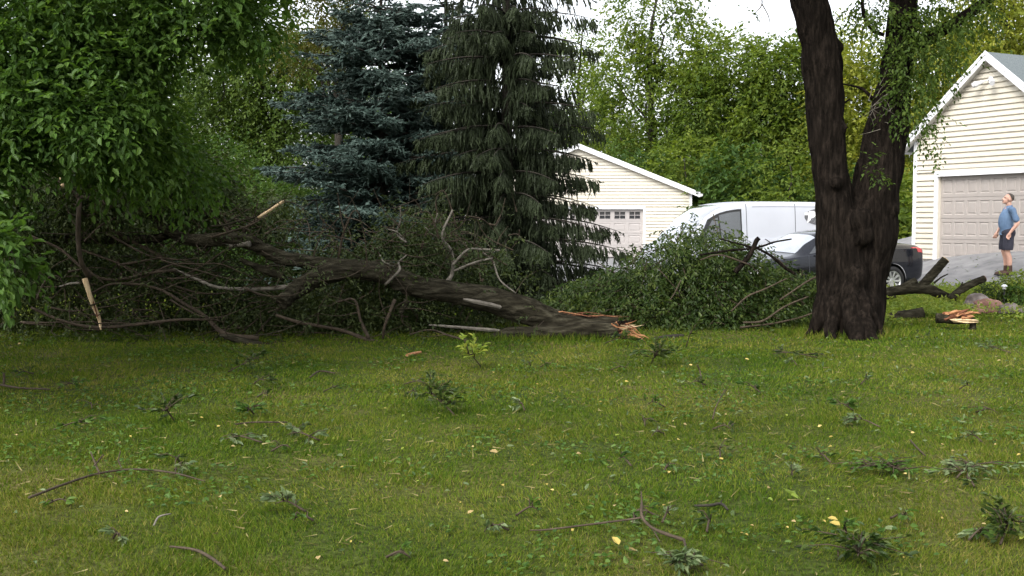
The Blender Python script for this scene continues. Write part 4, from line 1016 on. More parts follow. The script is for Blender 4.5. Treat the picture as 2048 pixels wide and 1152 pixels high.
# ------------------------------------------------------------------ the standing tree overhanging at left
def left_tree():
    base = np.array([-8.2, 12.6, 0.0]); t = thing('overhanging_tree', 'broad leaved green tree overhanging the top left corner', 'tree', base)
    m = MB(); tube(m, [(0, 0, -.1), (.1, 0, 2), (.3, -.1, 4.5), (.6, 0, 7.5)], [.42, .33, .26, .12], 14, 24, rough=.08); m.build('trunk', M['bark'], t, True)
    for lst, D in (([(-500, -60, 22), (-200, -40, 16), (100, -12, 9), (180, 38, 7), (260, 45, 5), (430, 66, 2.5)], 10.8), ([(-400, 40, 15), (-100, 70, 9), (0, 90, 6), (60, 122, 4), (100, 132, 2)], 10.4),
                   ([(330, 50, 3), (440, 62, 2.2), (500, 50, 1.4)], 11), ([(430, 80, 2), (434, 110, 1.8), (446, 160, 1.6), (448, 190, 1.2), (440, 205, .8)], 11.6), ([(-300, 150, 12), (-50, 200, 6), (120, 230, 4), (220, 280, 2)], 10.5), ([(-300, 250, 10), (-60, 330, 5), (60, 380, 3)], 10.2), ([(-250, 350, 8), (-60, 440, 4), (20, 500, 2.5), (30, 560, 1.5)], 8.6)):
        p, r = pxpath(lst, D); mm = MB(); tube(mm, p - base, r, 8, 22, rough=.12); mm.build('branch', M['dark_bark'], t, True)
    vis = [bpx(*v) for v in ((60, 40, 10.6, 150, 90, .9), (230, 10, 10.9, 150, 75, .9), (400, -5, 11.1, 110, 65, .7), (480, 35, 11.2, 60, 40, .5), (60, 170, 10.6, 150, 100, .9), (210, 130, 10.7, 100, 85, .8), (150, 225, 10.5, 140, 70, .8), (-20, 310, 10.2, 80, 60, .6), (250, 215, 10.7, 50, 50, .5), (290, 280, 11.4, 85, 55, .6), (190, 305, 11.0, 110, 45, .6), (370, 345, 12.0, 60, 35, .5), (330, 60, 11, 90, 50, .6))]
    bl = [(c[0] - base[0], c[1] - base[1], c[2] - base[2], *c[3:]) for c in vis]
    mb, (pos, dr, nm, sz, rn) = crown_mesh(bl, 5000, 8, .080, .38, shape=LEAF_O, aspect=.54, droop=.45, down=.3, shell=.2, gap=.30, gfreq=2.0, mb=MB())
    # nearest leaves become leaves of their own
    w = pos + base; px = 1024 + w[:, 0] / w[:, 1] * F; ok = (px > -10) & (px < 560) & ((CAMZ - w[:, 2]) / w[:, 1] * F + 445 > -5)
    order = np.argsort(np.where(ok, w[:, 1], 1e9))[:300]
    rest = np.setdiff1d(np.arange(len(pos)), order)
    mb = MB(); put_leaves(mb, pos[rest], dr[rest], nm[rest], sz[rest], sz[rest] * .56, LEAF_O, rn[rest])
    c = bpx(15, 520, 8.6, 28, 75, .3); crown_mesh([(c[0] - base[0], c[1] - base[1], c[2] - base[2], *c[3:])], 60, 7, .085, .22, shape=LEAF_O, mb=mb, shell=.05, droop=.8, down=.6)
    c = bpx(-80, 460, 8.6, 55, 90, .4); crown_mesh([(c[0] - base[0], c[1] - base[1], c[2] - base[2], *c[3:])], 130, 7, .085, .25, shape=LEAF_O, mb=mb, shell=.05, droop=.8, down=.6)
    for v in ((-350, 60, 11, 300, 330, 1.8), (0, -330, 11, 380, 240, 2.0), (420, -260, 11.4, 280, 170, 1.6), (-500, -350, 12, 400, 300, 2.4), (-350, 300, 9.5, 250, 200, 1.5)):
        c = bpx(*v); crown_mesh([(c[0] - base[0], c[1] - base[1], c[2] - base[2], *c[3:])], 520, 7, .17, .55, mb=mb, shell=.3)
    mb.build('crown', M['leaf_near'], t, kind='stuff')
    proto = []
    for v in range(4):
        mm = MB(); put_leaves(mm, np.zeros((1, 3)), np.array([[1., 0, 0]]), np.array([[0, 0, 1.]]), 1.0, .50 + .06 * v, LEAF_O, np.array([.2 + .22 * v])); me = mm.mesh('leaf'); me.materials.append(M['leaf_near']); proto.append(me)
    for i in order:
        d, wv, n = frames(dr[i:i + 1], nm[i:i + 1]); o = bpy.data.objects.new('leaf', proto[int(rn[i] * 3.99)]); C.objects.link(o); o.parent = t
        o.matrix_local = Matrix.Translation(Vector(pos[i])) @ Matrix((d[0], wv[0], n[0])).transposed().to_4x4() @ Matrix.Scale(float(sz[i]), 4)
left_tree()

# ------------------------------------------------------------------ the fallen tree
def fallen_tree():
    D = 15.2; base = G(1235, 682); t = thing('fallen_tree', 'storm felled tree lying across the lawn with a splintered orange break', 'fallen tree', base)
    A = [(1234, 655, 18), (1180, 652, 19), (1120, 645, 20, -.05), (1050, 622, 23, -.05), (1009, 608, 22.5), (930, 589, 19), (880, 581, 19), (835, 573, 18), (774, 553, 14), (735, 545, 13), (696, 543, 12.5), (640, 553, 13), (602, 573, 15), (562, 606, 13, -.3)]
    A2 = [(835, 568, 15, .1), (774, 545, 13, .1), (720, 536, 12, .1), (640, 528, 12, .1), (580, 519, 12, .1), (545, 507, 12, .1), (500, 485, 11.5, .1), (459, 478, 11, .1), (399, 481, 11, .15), (359, 474, 10, .2), (331, 456, 9, .3), (303, 432, 7, .4), (280, 400, 5, .5)]
    B = [(1236, 661, 17, -.2), (1180, 660, 17, -.22), (1106, 664, 14, -.25), (1040, 664, 12, -.25), (1000, 669, 9, -.25), (968, 682, 6, -.25)]
    m = MB()
    for lst in (A, A2, B):
        p, r = pxpath(lst, D); tube(m, p - base, r * (1.0 if lst is B else 1.22), 18, 70)
    p, r = pxpath([(567, 556, 7, .1), (530, 540, 8, .1), (480, 520, 6, .1)], D); tube(m, p - base, r, 10, 12)
    V, N, q, tr = fused(m, .016, 2); w = V + base
    fur = np.abs(vnoise(np.stack([w[:, 0] * 2.2, w[:, 1] * 17, w[:, 2] * 17], -1) + .5 * vnoise(w * 3)[:, None]) - .5) * 2
    V = V + N * (.026 * (fur - .4) + .012 * (vnoise(w * np.array([8, 30, 30])) - .5) + .03 * (vnoise(w * 3) - .5))[:, None]
    MB().add(V, q, tr).build('trunk', M['fallen_bark'], t, True)
    # splinters at the break: long flat pieces of torn wood
    def splinter(a, d, L, wd, th, mat, name='splinter'):
        d = nrmz(d); s = nrmz(np.cross(d, rdir(1)[0])); u = np.cross(d, s); a = np.asarray(a)
        k = [0, .35, .7, 1]; ww = [1, .9, .55, .08]; V = []
        for f, g in zip(k, ww):
            c = a + d * L * f + u * .02 * math.sin(f * 4) + rng.normal(size=3) * .008
            V += [c + s * wd * g + u * th * g, c - s * wd * g + u * th * g * .6, c - s * wd * g * .8 - u * th * g, c + s * wd * g * .9 - u * th * g]
        qd = [(i * 4 + j, i * 4 + (j + 1) % 4, (i + 1) * 4 + (j + 1) % 4, (i + 1) * 4 + j) for i in range(3) for j in range(4)] + [(3, 2, 1, 0), (12, 13, 14, 15)]
        mm = MB(); mm.add(np.array(V), qd); mm.build(name, M[mat], t)
    for i in range(80):
        a = P(random.uniform(1214, 1244), random.uniform(642, 676), D + random.uniform(-.28, .15)) - base
        d = np.array([1, random.uniform(-.7, .3), random.uniform(-.42, .30)]); splinter(a, d, random.uniform(.06, .18) if i % 4 else random.uniform(.18, .36), random.uniform(.005, .022), random.uniform(.004, .009), random.choice(['wood', 'heart_wood', 'heart_wood', 'pale_wood', 'bark']))
    for i in range(16):     # broken chunks between the fibres
        a = P(random.uniform(1218, 1246), random.uniform(646, 676), D + random.uniform(-.25, .1)) - base
        splinter(a, np.array([1, random.uniform(-.8, .5), random.uniform(-.5, .5)]), random.uniform(.07, .17), random.uniform(.025, .05), random.uniform(.012, .028), random.choice(['heart_wood', 'heart_wood', 'wood', 'bark']))
    for i in range(9):      # a few bent down to the grass
        a = P(random.uniform(1232, 1262), random.uniform(655, 672), D - .2) - base; splinter(a, (1, random.uniform(-.5, .2), -.45), random.uniform(.2, .34), .022, .010, random.choice(['wood', 'heart_wood']))
    for i in range(20):     # torn ridge along the upper side
        f = random.random(); a = P(1070 + 150 * f, 624 + 9 * f + random.uniform(-3, 3), D - .08) - base
        splinter(a, (1, random.uniform(-.1, .1), -.06 + random.uniform(-.08, .1)), random.uniform(.2, .55), .009, .005, random.choice(['wood', 'heart_wood', 'heart_wood', 'bark']))
    p, r = pxpath([(926, 598, 1.5, -.25), (940, 601, 4, -.25), (970, 607, 4.5, -.22), (1015, 617, 4, -.12)], D); mm = MB(); tube(mm, p - base, r, 6, 10, rough=.3); mm.build('torn_strip', M['dead_twig'], t)
    p, r = pxpath([(858, 650, 1.5, -.35), (872, 651, 3, -.34), (930, 655, 3.6, -.32), (985, 660, 4.5, -.28), (1012, 663, 3, -.18)], D); mm = MB(); tube(mm, p - base, r * .8, 6, 14, rough=.45); mm.build('torn_strip', M['dead_twig'], t)
    # limbs read off the tangle: (points with radius, material)
    limbs = [([(640, 552, 7), (599, 567, 6), (559, 576, 4.8), (499, 579, 4), (439, 575, 3.5), (399, 560, 3), (347, 537, 2)], 'dead_twig', -.02),
             ([(355, 540, 3), (300, 546, 3), (224, 560, 3), (176, 543, 3), (120, 500, 3), (60, 470, 2)], 'twig', -.2),
             ([(520, 676, 6), (455, 667, 5), (407, 631, 4), (375, 611, 3.5), (307, 577, 3), (228, 568, 2.5), (184, 587, 2)], 'twig', -.4),
             ([(64, 615, 2.5), (120, 641, 3), (192, 655, 3.5), (275, 649, 3.2), (359, 639, 3), (435, 641, 2)], 'twig', -.5),
             ([(20, 482, 8), (120, 478, 9), (287, 480, 10), (340, 470, 8)], 'fallen_bark', .5), ([(90, 350, 2.5), (160, 420, 3), (240, 470, 3.5), (330, 520, 4)], 'twig', .3),
             ([(440, 670, 3), (465, 678, 7), (510, 690, 9), (560, 698, 8), (590, 702, 3)], 'fallen_bark', -.6), ([(250, 690, 4), (380, 702, 6), (470, 704, 7), (540, 700, 5)], 'fallen_bark', -.75), ([(600, 696, 5), (700, 690, 6), (830, 690, 6), (900, 696, 4)], 'fallen_bark', -.55),
             ([(552, 630, 3), (600, 645, 3.5), (680, 661, 3.5), (740, 680, 5), (782, 690, 6)], 'twig', -.4), ([(670, 605, 2), (708, 600, 2.5), (722, 640, 3), (740, 676, 4)], 'twig', -.4), ([(790, 600, 4), (770, 650, 3), (765, 680, 3)], 'twig', -.35), ([(815, 600, 7), (800, 628, 5)], 'fallen_bark', -.2),
             ([(905, 420, 2), (884, 472, 2.5), (903, 503, 3), (905, 546, 4), (893, 566, 5)], 'dead_twig', .05), ([(1000, 500, 2), (960, 498, 2.2), (935, 500, 2.2), (905, 530, 3)], 'dead_twig', .1), ([(908, 542, 3), (950, 525, 2.5), (985, 516, 2)], 'dead_twig', 0),
             ([(965, 505, 2), (985, 525, 2), (1000, 560, 1.8), (1032, 585, 1.4)], 'dead_twig', 0), ([(884, 472, 2), (866, 470, 1.6), (852, 455, 1.2)], 'dead_twig', .05), ([(770, 570, 3), (800, 540, 2.5), (797, 525, 2), (812, 512, 1.4)], 'dead_twig', -.25), ([(798, 536, 2), (770, 525, 1.6), (758, 510, 1.2)], 'dead_twig', -.25),
             ([(800, 412, 1.2), (801, 440, 1.6), (794, 468, 2), (812, 485, 2.2)], 'dead_twig', .3), ([(775, 458, 1.2), (795, 465, 1.6), (812, 486, 2)], 'dead_twig', .3), ([(865, 460, 2), (876, 428, 1.2)], 'dead_twig', .4), ([(1000, 700, 3), (960, 688, 2), (900, 672, 2.4), (860, 660, 1.6), (820, 668, 1.5)], 'twig', -.5),
             ([(569, 402, 3.5), (540, 420, 3), (519, 436, 3.4)], 'pale_wood', .2), ([(519, 436, 3.4), (495, 455, 4), (483, 470, 5)], 'twig', .2), ([(455, 493, 3), (476, 491, 5), (500, 488, 6)], 'dead_twig', -.02), ([(340, 385, 3), (400, 420, 3.5), (440, 445, 4), (465, 470, 4)], 'twig', .5), ([(440, 422, 2.5), (460, 458, 3)], 'twig', .2),
             ([(114, 352, 3.4), (130, 374, 3.6)], 'pale_wood', -.6), ([(130, 374, 3.6), (154, 396, 4.5), (160, 420, 5), (158, 472, 5), (164, 520, 5), (172, 556, 5.5)], 'twig', -.6), ([(152, 392, 3), (200, 402, 4), (222, 415, 3)], 'twig', -.4), ([(115, 574, 1.5), (140, 567, 2.4), (165, 566, 2.4)], 'dead_twig', -.6),
             ([(172, 556, 5.5), (185, 600, 4.5), (194, 635, 3.8), (201, 660, 1.5)], 'pale_wood', -.62)]
    for lst, mat, dd in limbs:
        p, r = pxpath(lst, D + dd); mm = MB(); tube(mm, p - base + rng.normal(size=p.shape) * np.array([.004, .05, .004]), r, 7, max(8, len(lst) * 4), rough=.2); mm.build('limb', M[mat], t, True)
    p, r = pxpath([(173, 560, 1.8), (186, 602, 1.8), (195, 634, 1.2)], D - .66); mm = MB(); tube(mm, p - base, r, 5, 8, rough=.4); mm.build('split_core', M['heart_wood'], t)
    # more long arching limbs in the tangle
    for i in range(50):
        if i < 30: px, py = random.uniform(10, 560), random.uniform(440, 690)
        else: px, py = random.uniform(620, 1010), random.uniform(440, 560)
        L = random.uniform(60, 240) if i < 30 else random.uniform(40, 110); a = random.uniform(-.55, .55) if i < 30 else random.uniform(.5, 2.4); cv = random.uniform(-40, 30)
        r0 = random.uniform(1.2, 3.0); dd = random.uniform(-.7, .3) if i < 30 else random.uniform(-.1, .5)
        lst = [(px + L * f * math.cos(a), min(694, py - L * f * math.sin(a) + cv * (1 - (2 * f - 1) ** 2) + random.uniform(-3, 3)), r0 * (1 - .75 * f)) for f in np.linspace(0, 1, 6)]
        p, r = pxpath(lst, D + dd); mm = MB(); tube(mm, p - base, r, 6, 20, rough=.25); mm.build('limb', M[random.choice(['twig', 'twig', 'twig', 'fallen_bark'])], t, True)
    # fine twigs through the tangle
    fine = MB(); P0 = []; D0 = []
    for lst, mat, dd in limbs + [(A, '', 0), (A2, '', 0)]:
        p, r = pxpath(lst, D + dd); p, r = resample(p, r, 12)
        for i in range(14 if len(lst) > 5 else 6):
            a = p[random.randrange(len(p))]; d = rdir(1)[0]; d[2] = d[2] * .7 + .1; L = random.uniform(.2, .75)
            b = a + d * L * .5 + rdir(1)[0] * .05; c = b + (d + rdir(1)[0] * .5) * L * .5
            if c[2] < .02: continue
            tube(fine, np.array([a, b, c]) - base, [.007, .005, .002], 4, 7); P0 += [b, c]; D0 += [d, d]
    for i in range(420):
        px = random.uniform(-120, 560) if random.random() < .6 else random.uniform(520, 1040); py = random.uniform(420, 700)
        a = P(px, py, D + random.uniform(-.2, 1.6)); 
        if a[2] < .03: continue
        d = rdir(1)[0] * np.array([1, .6, .6]); L = random.uniform(.3, 1.0); b = a + d * L * .5 + rdir(1)[0] * .08; c = b + (d + rdir(1)[0] * .5) * L * .5
        b[2] = max(b[2], .03); c[2] = max(c[2], .03)
        tube(fine, np.array([a, b, c]) - base, [.010, .007, .002], 4, 7); P0 += [a, b, c]; D0 += [d, d, d]
    fine.build('fine_twigs', M['twig'], t, kind='stuff')
    # foliage
    P0 = np.array(P0) - base; D0 = np.array(D0) + .5 * rng.normal(size=(len(D0), 3))
    mb = MB(); idx = rng.integers(0, len(P0), 1600); pos, dr, nm, sz, rn = spray_leaves(P0[idx] + .08 * rng.normal(size=(1600, 3)), D0[idx], np.full(1600, .26), 6, .060, droop=.9); put_leaves(mb, pos, dr, nm, sz, sz * .5, LEAF_R, rn)
    def add(bl, n, leaf, mbx, **kw):
        crown_mesh([(c[0] - base[0], c[1] - base[1], c[2] - base[2], *c[3:]) for c in [bpx(*v) for v in bl]], n, 7, leaf, .34, mb=mbx, droop=.9, down=.55, **kw)
    add([(830, 505, 15.9, 110, 60, .45), (760, 520, 15.9, 90, 45, .45), (900, 520, 15.9, 90, 55, .4), (990, 560, 15.9, 60, 45, .35), (680, 510, 16.0, 60, 30, .4), (840, 450, 16.1, 60, 35, .35)], 1500, .062, mb, gap=.30, gfreq=3.5, shell=.1)
    add([(760, 640, 16.0, 170, 50, .5), (920, 640, 15.9, 110, 35, .35), (600, 640, 16.2, 130, 60, .6), (680, 600, 16.3, 150, 50, .5)], 2200, .065, mb, gap=.2, gfreq=3, shell=.1)
    add([(500, 620, 17.2, 130, 70, .7), (700, 620, 17.4, 150, 70, .7), (880, 625, 17.4, 140, 60, .6), (1040, 640, 17.4, 90, 40, .5)], 2400, .075, mb, gap=.1, gfreq=2, shell=.1)
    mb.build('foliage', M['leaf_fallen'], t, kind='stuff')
    mb = MB()
    add([(430, 600, 16.6, 190, 100, .7), (250, 600, 16.6, 200, 110, .8), (60, 600, 16.4, 180, 110, .9), (-120, 560, 16.4, 170, 150, 1.0), (150, 500, 17.2, 190, 90, .8), (380, 520, 17.4, 170, 70, .6)], 4200, .075, mb, gap=.16, gfreq=2.5, shell=.15)
    add([(90, 420, 15.9, 150, 70, .7), (240, 360, 15.4, 130, 60, .7), (370, 360, 15.9, 100, 55, .6), (180, 310, 15.8, 130, 60, .8), (330, 320, 15.9, 80, 50, .7), (450, 405, 16.8, 80, 36, .5), (530, 420, 16.8, 60, 40, .5), (430, 345, 16, 50, 30, .4)], 3400, .080, mb, gap=.24, gfreq=2.5, shell=.1)
    add([(230, 690, 15.0, 130, 14, .35), (80, 685, 15.0, 110, 16, .4), (420, 690, 15.1, 90, 12, .3), (640, 690, 15.3, 110, 9, .2)], 700, .070, mb, shell=.1)
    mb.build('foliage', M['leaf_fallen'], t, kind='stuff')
fallen_tree()

# ------------------------------------------------------------------ brush pile
def brush_pile():
    base = G(1390, 650); base[1] += .6; D = 17.0; t = thing('brush_pile', 'big mound of cut leafy branches heaped in front of the van', 'brush pile', base)
    for lst, mat, dd in (([(1470, 545, 7), (1490, 522, 7), (1501, 508, 6.5), (1513, 482, 6), (1518, 476, 6)], 'bark', -.5), ([(1400, 510, 3), (1459, 501, 3.4), (1510, 496, 3.4), (1550, 484, 2.8), (1583, 478, 2.2)], 'bark', -.4), ([(1545, 488, 1.8), (1530, 478, 1.2)], 'bark', -.4),
                         ([(1490, 492, 3), (1515, 497, 3.5), (1541, 511, 4), (1570, 535, 5), (1590, 548, 5)], 'bark', -.5), ([(1440, 478, 2), (1480, 488, 2.5), (1507, 495, 3)], 'bark', -.3), ([(1462, 623, 2.5), (1495, 593, 3), (1530, 578, 2.6), (1574, 557, 2)], 'twig', -.75), ([(1486, 645, 3), (1526, 642, 3.5), (1568, 614, 3), (1617, 593, 2.2)], 'twig', -.8),
                         ([(1480, 655, 3), (1540, 648, 3), (1600, 635, 2.6), (1640, 620, 2)], 'twig', -.7), ([(1340, 600, 2), (1350, 585, 2), (1362, 560, 1.5)], 'twig', -.9), ([(1560, 600, 3), (1620, 560, 3), (1660, 545, 3)], 'twig', -.4), ([(1400, 520, 2), (1440, 510, 2.4), (1500, 530, 3)], 'twig', -.55)):
        p, r = pxpath(lst, D + dd); mm = MB(); tube(mm, p - base, r * (.8 if r.max() > .04 else .68), 7, len(lst) * 4, rough=.2); mm.build('branch', M[mat], t, True)
    fine = MB(); P0 = []; D0 = []
    def top(px): return np.interp(px, [1090, 1150, 1220, 1300, 1370, 1420, 1480, 1540, 1600, 1680], [614, 576, 538, 500, 450, 442, 474, 532, 546, 560])
    for i in range(1200):
        px = random.uniform(1105, 1670); f = random.random() ** .8; tp = top(px); py = tp + (655 - tp) * f
        dp = -.9 * f + random.uniform(0, 1.6) * (1 - .3 * f); a = P(px, py, D + dp + .3)
        if a[2] < .03: continue
        d = np.array([(px - 1400) / 260 + random.gauss(0, .5), -.7 + random.gauss(0, .5), random.gauss(-.1, .45)]); d = d / np.linalg.norm(d); L = random.uniform(.25, .6)
        b = a - d * L; c = a + d * .15 + np.array([0, 0, -.04])
        if i % 3 == 0 and b[2] > .02: tube(fine, np.array([b, a, c]) - base, [.008, .005, .002], 4, 6)
        P0.append(a); D0.append(d)
    fine.build('fine_twigs', M['twig'], t, kind='stuff')
    P0 = np.array(P0) - base; D0 = np.array(D0); n = 6200; idx = rng.integers(0, len(P0), n)
    pos, dr, nm, sz, rn = spray_leaves(P0[idx] + rng.normal(size=(n, 3)) * np.array([.12, .14, .06]), D0[idx] + .4 * rng.normal(size=(n, 3)), np.full(n, .28), 7, .076, droop=1.2)
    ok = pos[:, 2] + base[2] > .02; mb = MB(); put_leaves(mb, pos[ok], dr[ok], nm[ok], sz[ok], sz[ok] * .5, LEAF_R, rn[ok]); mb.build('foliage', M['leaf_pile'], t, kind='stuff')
brush_pile()

# ------------------------------------------------------------------ logs, stones, plants at right
def log_thing(name, label, cat, segs, D, mat='fallen_bark', cut='pale_wood'):
    p0 = P(segs[0][0][0], segs[0][0][1], D); p0[2] = float(ground(p0[0], p0[1])); t = thing(name, label, cat, p0)
    for lst, capend in segs_iter(segs):
        p, r = pxpath(lst, D); mm = MB(); tube(mm, p - p0, r, 12, len(lst) * 7, rough=.12); mm.build('stem', M[mat], t, True)
        if capend:
            d = nrmz(p[-1] - p[-2]); mm = MB(); tube(mm, [p[-1] - p0, p[-1] - p0 + d * .012], [r[-1] * .93, r[-1] * .9], 14); mm.build('cut_face', M[cut], t)
    return t
def segs_iter(segs):
    for s in segs:
        if s[-1] is True: yield s[:-1], True
        else: yield s, False
log_thing('cut_branch', 'forked cut branch with a pale sawn end sticking up before the black car', 'branch', [[(1740, 592, 9), (1800, 580, 10), (1850, 577, 11), (1880, 588, 9), (1912, 600, 7)], [(1840, 576, 9), (1862, 552, 9.5), (1891, 519, 8.5), True], [(1800, 580, 9), (1818, 570, 9), (1832, 560, 6)], [(1760, 600, 6), (1790, 590, 6)], [(1868, 566, 2), (1882, 555, 1.6), (1896, 548, 1)]], 20.6)
log_thing('cut_branch', 'straight sawn branch lying slanted below the man', 'branch', [[(1900, 598, 8), (1925, 578, 8), (1948, 566, 7.5), (1969, 557, 7), True], [(1908, 590, 3), (1922, 572, 2), (1925, 564, 1)]], 20.0, cut='heart_wood')
log_thing('log', 'short mossy log lying on the grass just right of the big trunk', 'log', [[(1772, 636, 10), (1800, 634, 12), (1830, 629, 12), (1846, 625, 11)]], 18.4)
def split_log():
    p0 = G(1940, 660); D = p0[1]; t = thing('split_log', 'split log with torn orange wood on top, propped up before the stones', 'log', p0)
    p, r = pxpath([(1872, 636, 10, .1), (1905, 637, 11, .05), (1935, 640, 8), (1952, 643, 4)], D); mm = MB(); tube(mm, p - p0, r, 12, 20, rough=.2); V = mm
    mm.build('stem', M['fallen_bark'], t, True)
    for i in range(22):
        a = P(random.uniform(1890, 1935), random.uniform(624, 638), D + random.uniform(-.08, .1)) - p0
        mm = MB(); d = nrmz(np.array([1, random.uniform(-.4, .4), random.uniform(-.5, .6)])); L = random.uniform(.08, .26)
        tube(mm, [a - d * .05, a + d * L * .5 + np.array([0, 0, .01]), a + d * L], [.02, random.uniform(.012, .034), .003], 4, 5, rough=1.1); mm.build('splinter', M[random.choice(['wood', 'heart_wood', 'heart_wood'])], t)
    mm = MB(); c = [P(x, y, D - .1 + .03 * (i % 2)) - p0 for i, (x, y) in enumerate(((1902, 640), (1925, 637), (1957, 641), (1958, 645), (1930, 646), (1908, 645)))]
    V = np.vstack([c, np.array(c) + np.array([0, .2, .02])]); n = 6
    mm.add(V, [(i, (i + 1) % n, n + (i + 1) % n, n + i) for i in range(n)], [(0, i, i + 1) for i in range(1, n - 1)] + [(n, n + i + 1, n + i) for i in range(1, n - 1)]); mm.build('torn_slab', M['pale_wood'], t)
    mm = MB(); b = P(1946, 652, D) - p0; tube(mm, [b + np.array([-.01, 0, -.09]), b + np.array([0, 0, .05])], [.045, .05], 7); mm.build('stub', M['fallen_bark'], t)
split_log()
def boulder(label, px, py, rx, rz, ry, mat, seed, D, flat=0):
    c = P(px, py, D); k = D / F
    m = MB(); ellipsoid(m, (0, 0, 0), (rx * k, ry, rz * k), None, 40, 26); V = m.v[0]; nn = nrmz(V)
    for j in range(9):
        rs = np.random.default_rng(seed * 17 + j); n = nrmz(rs.normal(size=3) + np.array([0, -.3, .3])); h = (V @ n); lim = np.max(h) * rs.uniform(.62, .88); V = V - np.maximum(h - lim, 0)[:, None] * n * .92
    V = V + nn * (.05 * (vnoise(V * 6 + seed) - .5) + .016 * (vnoise(V * 22 + seed) - .5))[:, None]
    m.v[0] = V; o = m.build('boulder', M[mat], smooth=False); o.location = c; tag(o, label, 'boulder')
boulder('large pink granite boulder in the middle of the stones', 1967, 615, 36, 22, .33, 'stone_pink', 3, 19.3)
boulder('rounded grey boulder behind the pink one', 1952, 604, 27, 17, .28, 'stone_grey', 8, 19.8)
boulder('small grey boulder at the left foot of the pink one', 1944, 613, 18, 15, .2, 'stone_grey', 12, 19.4)
boulder('low light grey boulder right of the pink one', 2014, 621, 26, 16, .28, 'stone_grey', 21, 19.1)
boulder('small dark grey boulder at the right end of the row', 2040, 623, 20, 11, .2, 'stone_grey', 27, 19.2)
def path_light():
    b = P(2008, 597, 20.0); b[2] = float(ground(b[0], b[1])); t = thing('path_light', 'small garden path light with a white cap among the leaves', 'path light', b)
    top = P(2008, 573, 20.0) - b
    m = MB(); tube(m, [(0, 0, -.05), (0, 0, top[2] - .05)], .018, 8); m.build('stake', M['black'], t)
    m = MB(); tube(m, [(0, 0, top[2] - .05), (0, 0, top[2] - .005)], [.03, .036], 12); m.build('lens', M['lamp_glass'], t)
    m = MB(); tube(m, [(0, 0, top[2] - .004), (0, 0, top[2] + .015), (0, 0, top[2] + .04)], [.058, .052, .02], 16); m.build('cap', M['trim'], t, True)
path_light()
def bed():
    V, q = grid_mesh(np.linspace(7.6, 13, 40), np.linspace(19.0, 21.4, 24), lambda x, y: ground(x, y) + .004 + .05 * S((np.minimum(np.minimum(x - 7.6, 13 - x), np.minimum(y - 19.0, 21.4 - y))) / .4) * (.5 + vnoise(np.stack([x.ravel() * 4, y.ravel() * 4, x.ravel() * 0], -1)).reshape(x.shape)))
    MB().add(V, q).build('mulch_bed', M['mulch'], smooth=True, kind='structure')
bed()
def plant(label, px, py, D, rx, rz, ry, mat, n, leaf, name='garden_plant'):
    c = bpx(px, py, D, rx, rz, ry); g = np.array([c[0], c[1], float(ground(c[0], c[1]))]); t = thing(name, label, 'plant', g)
    st = MB()
    for i in range(7):
        e = np.array([random.gauss(0, c[3] * .5), random.gauss(0, .1), max(.1, c[2] - g[2] + random.uniform(0, c[5]))]); tube(st, [(0, 0, 0), e * .5 + rdir(1)[0] * .03, e], [.006, .005, .003], 4)
    st.build('stems', M['twig'], t, kind='stuff')
    mb, _ = crown_mesh([(0, 0, max(.12, c[2] - g[2]), c[3], c[4], c[5])], n, 6, leaf, .16, shell=.1, droop=.7); mb.build('leaves', M[mat], t, kind='stuff')
plant('yellow leaved garden plant at the right edge by the driveway', 2040, 568, 20.4, 34, 26, .3, 'leaf_lime', 120, .075)
plant('green garden plant behind the pink boulder', 1990, 582, 20.2, 30, 16, .3, 'leaf_pile', 90, .07)
plant('green garden plant right of the path light', 2032, 592, 20.0, 26, 18, .25, 'leaf_near', 90, .07)
plant('small fresh green weed at the foot of the light grey boulder', 2018, 628, 18.75, 9, 6, .06, 'leaf_lime', 16, .04)
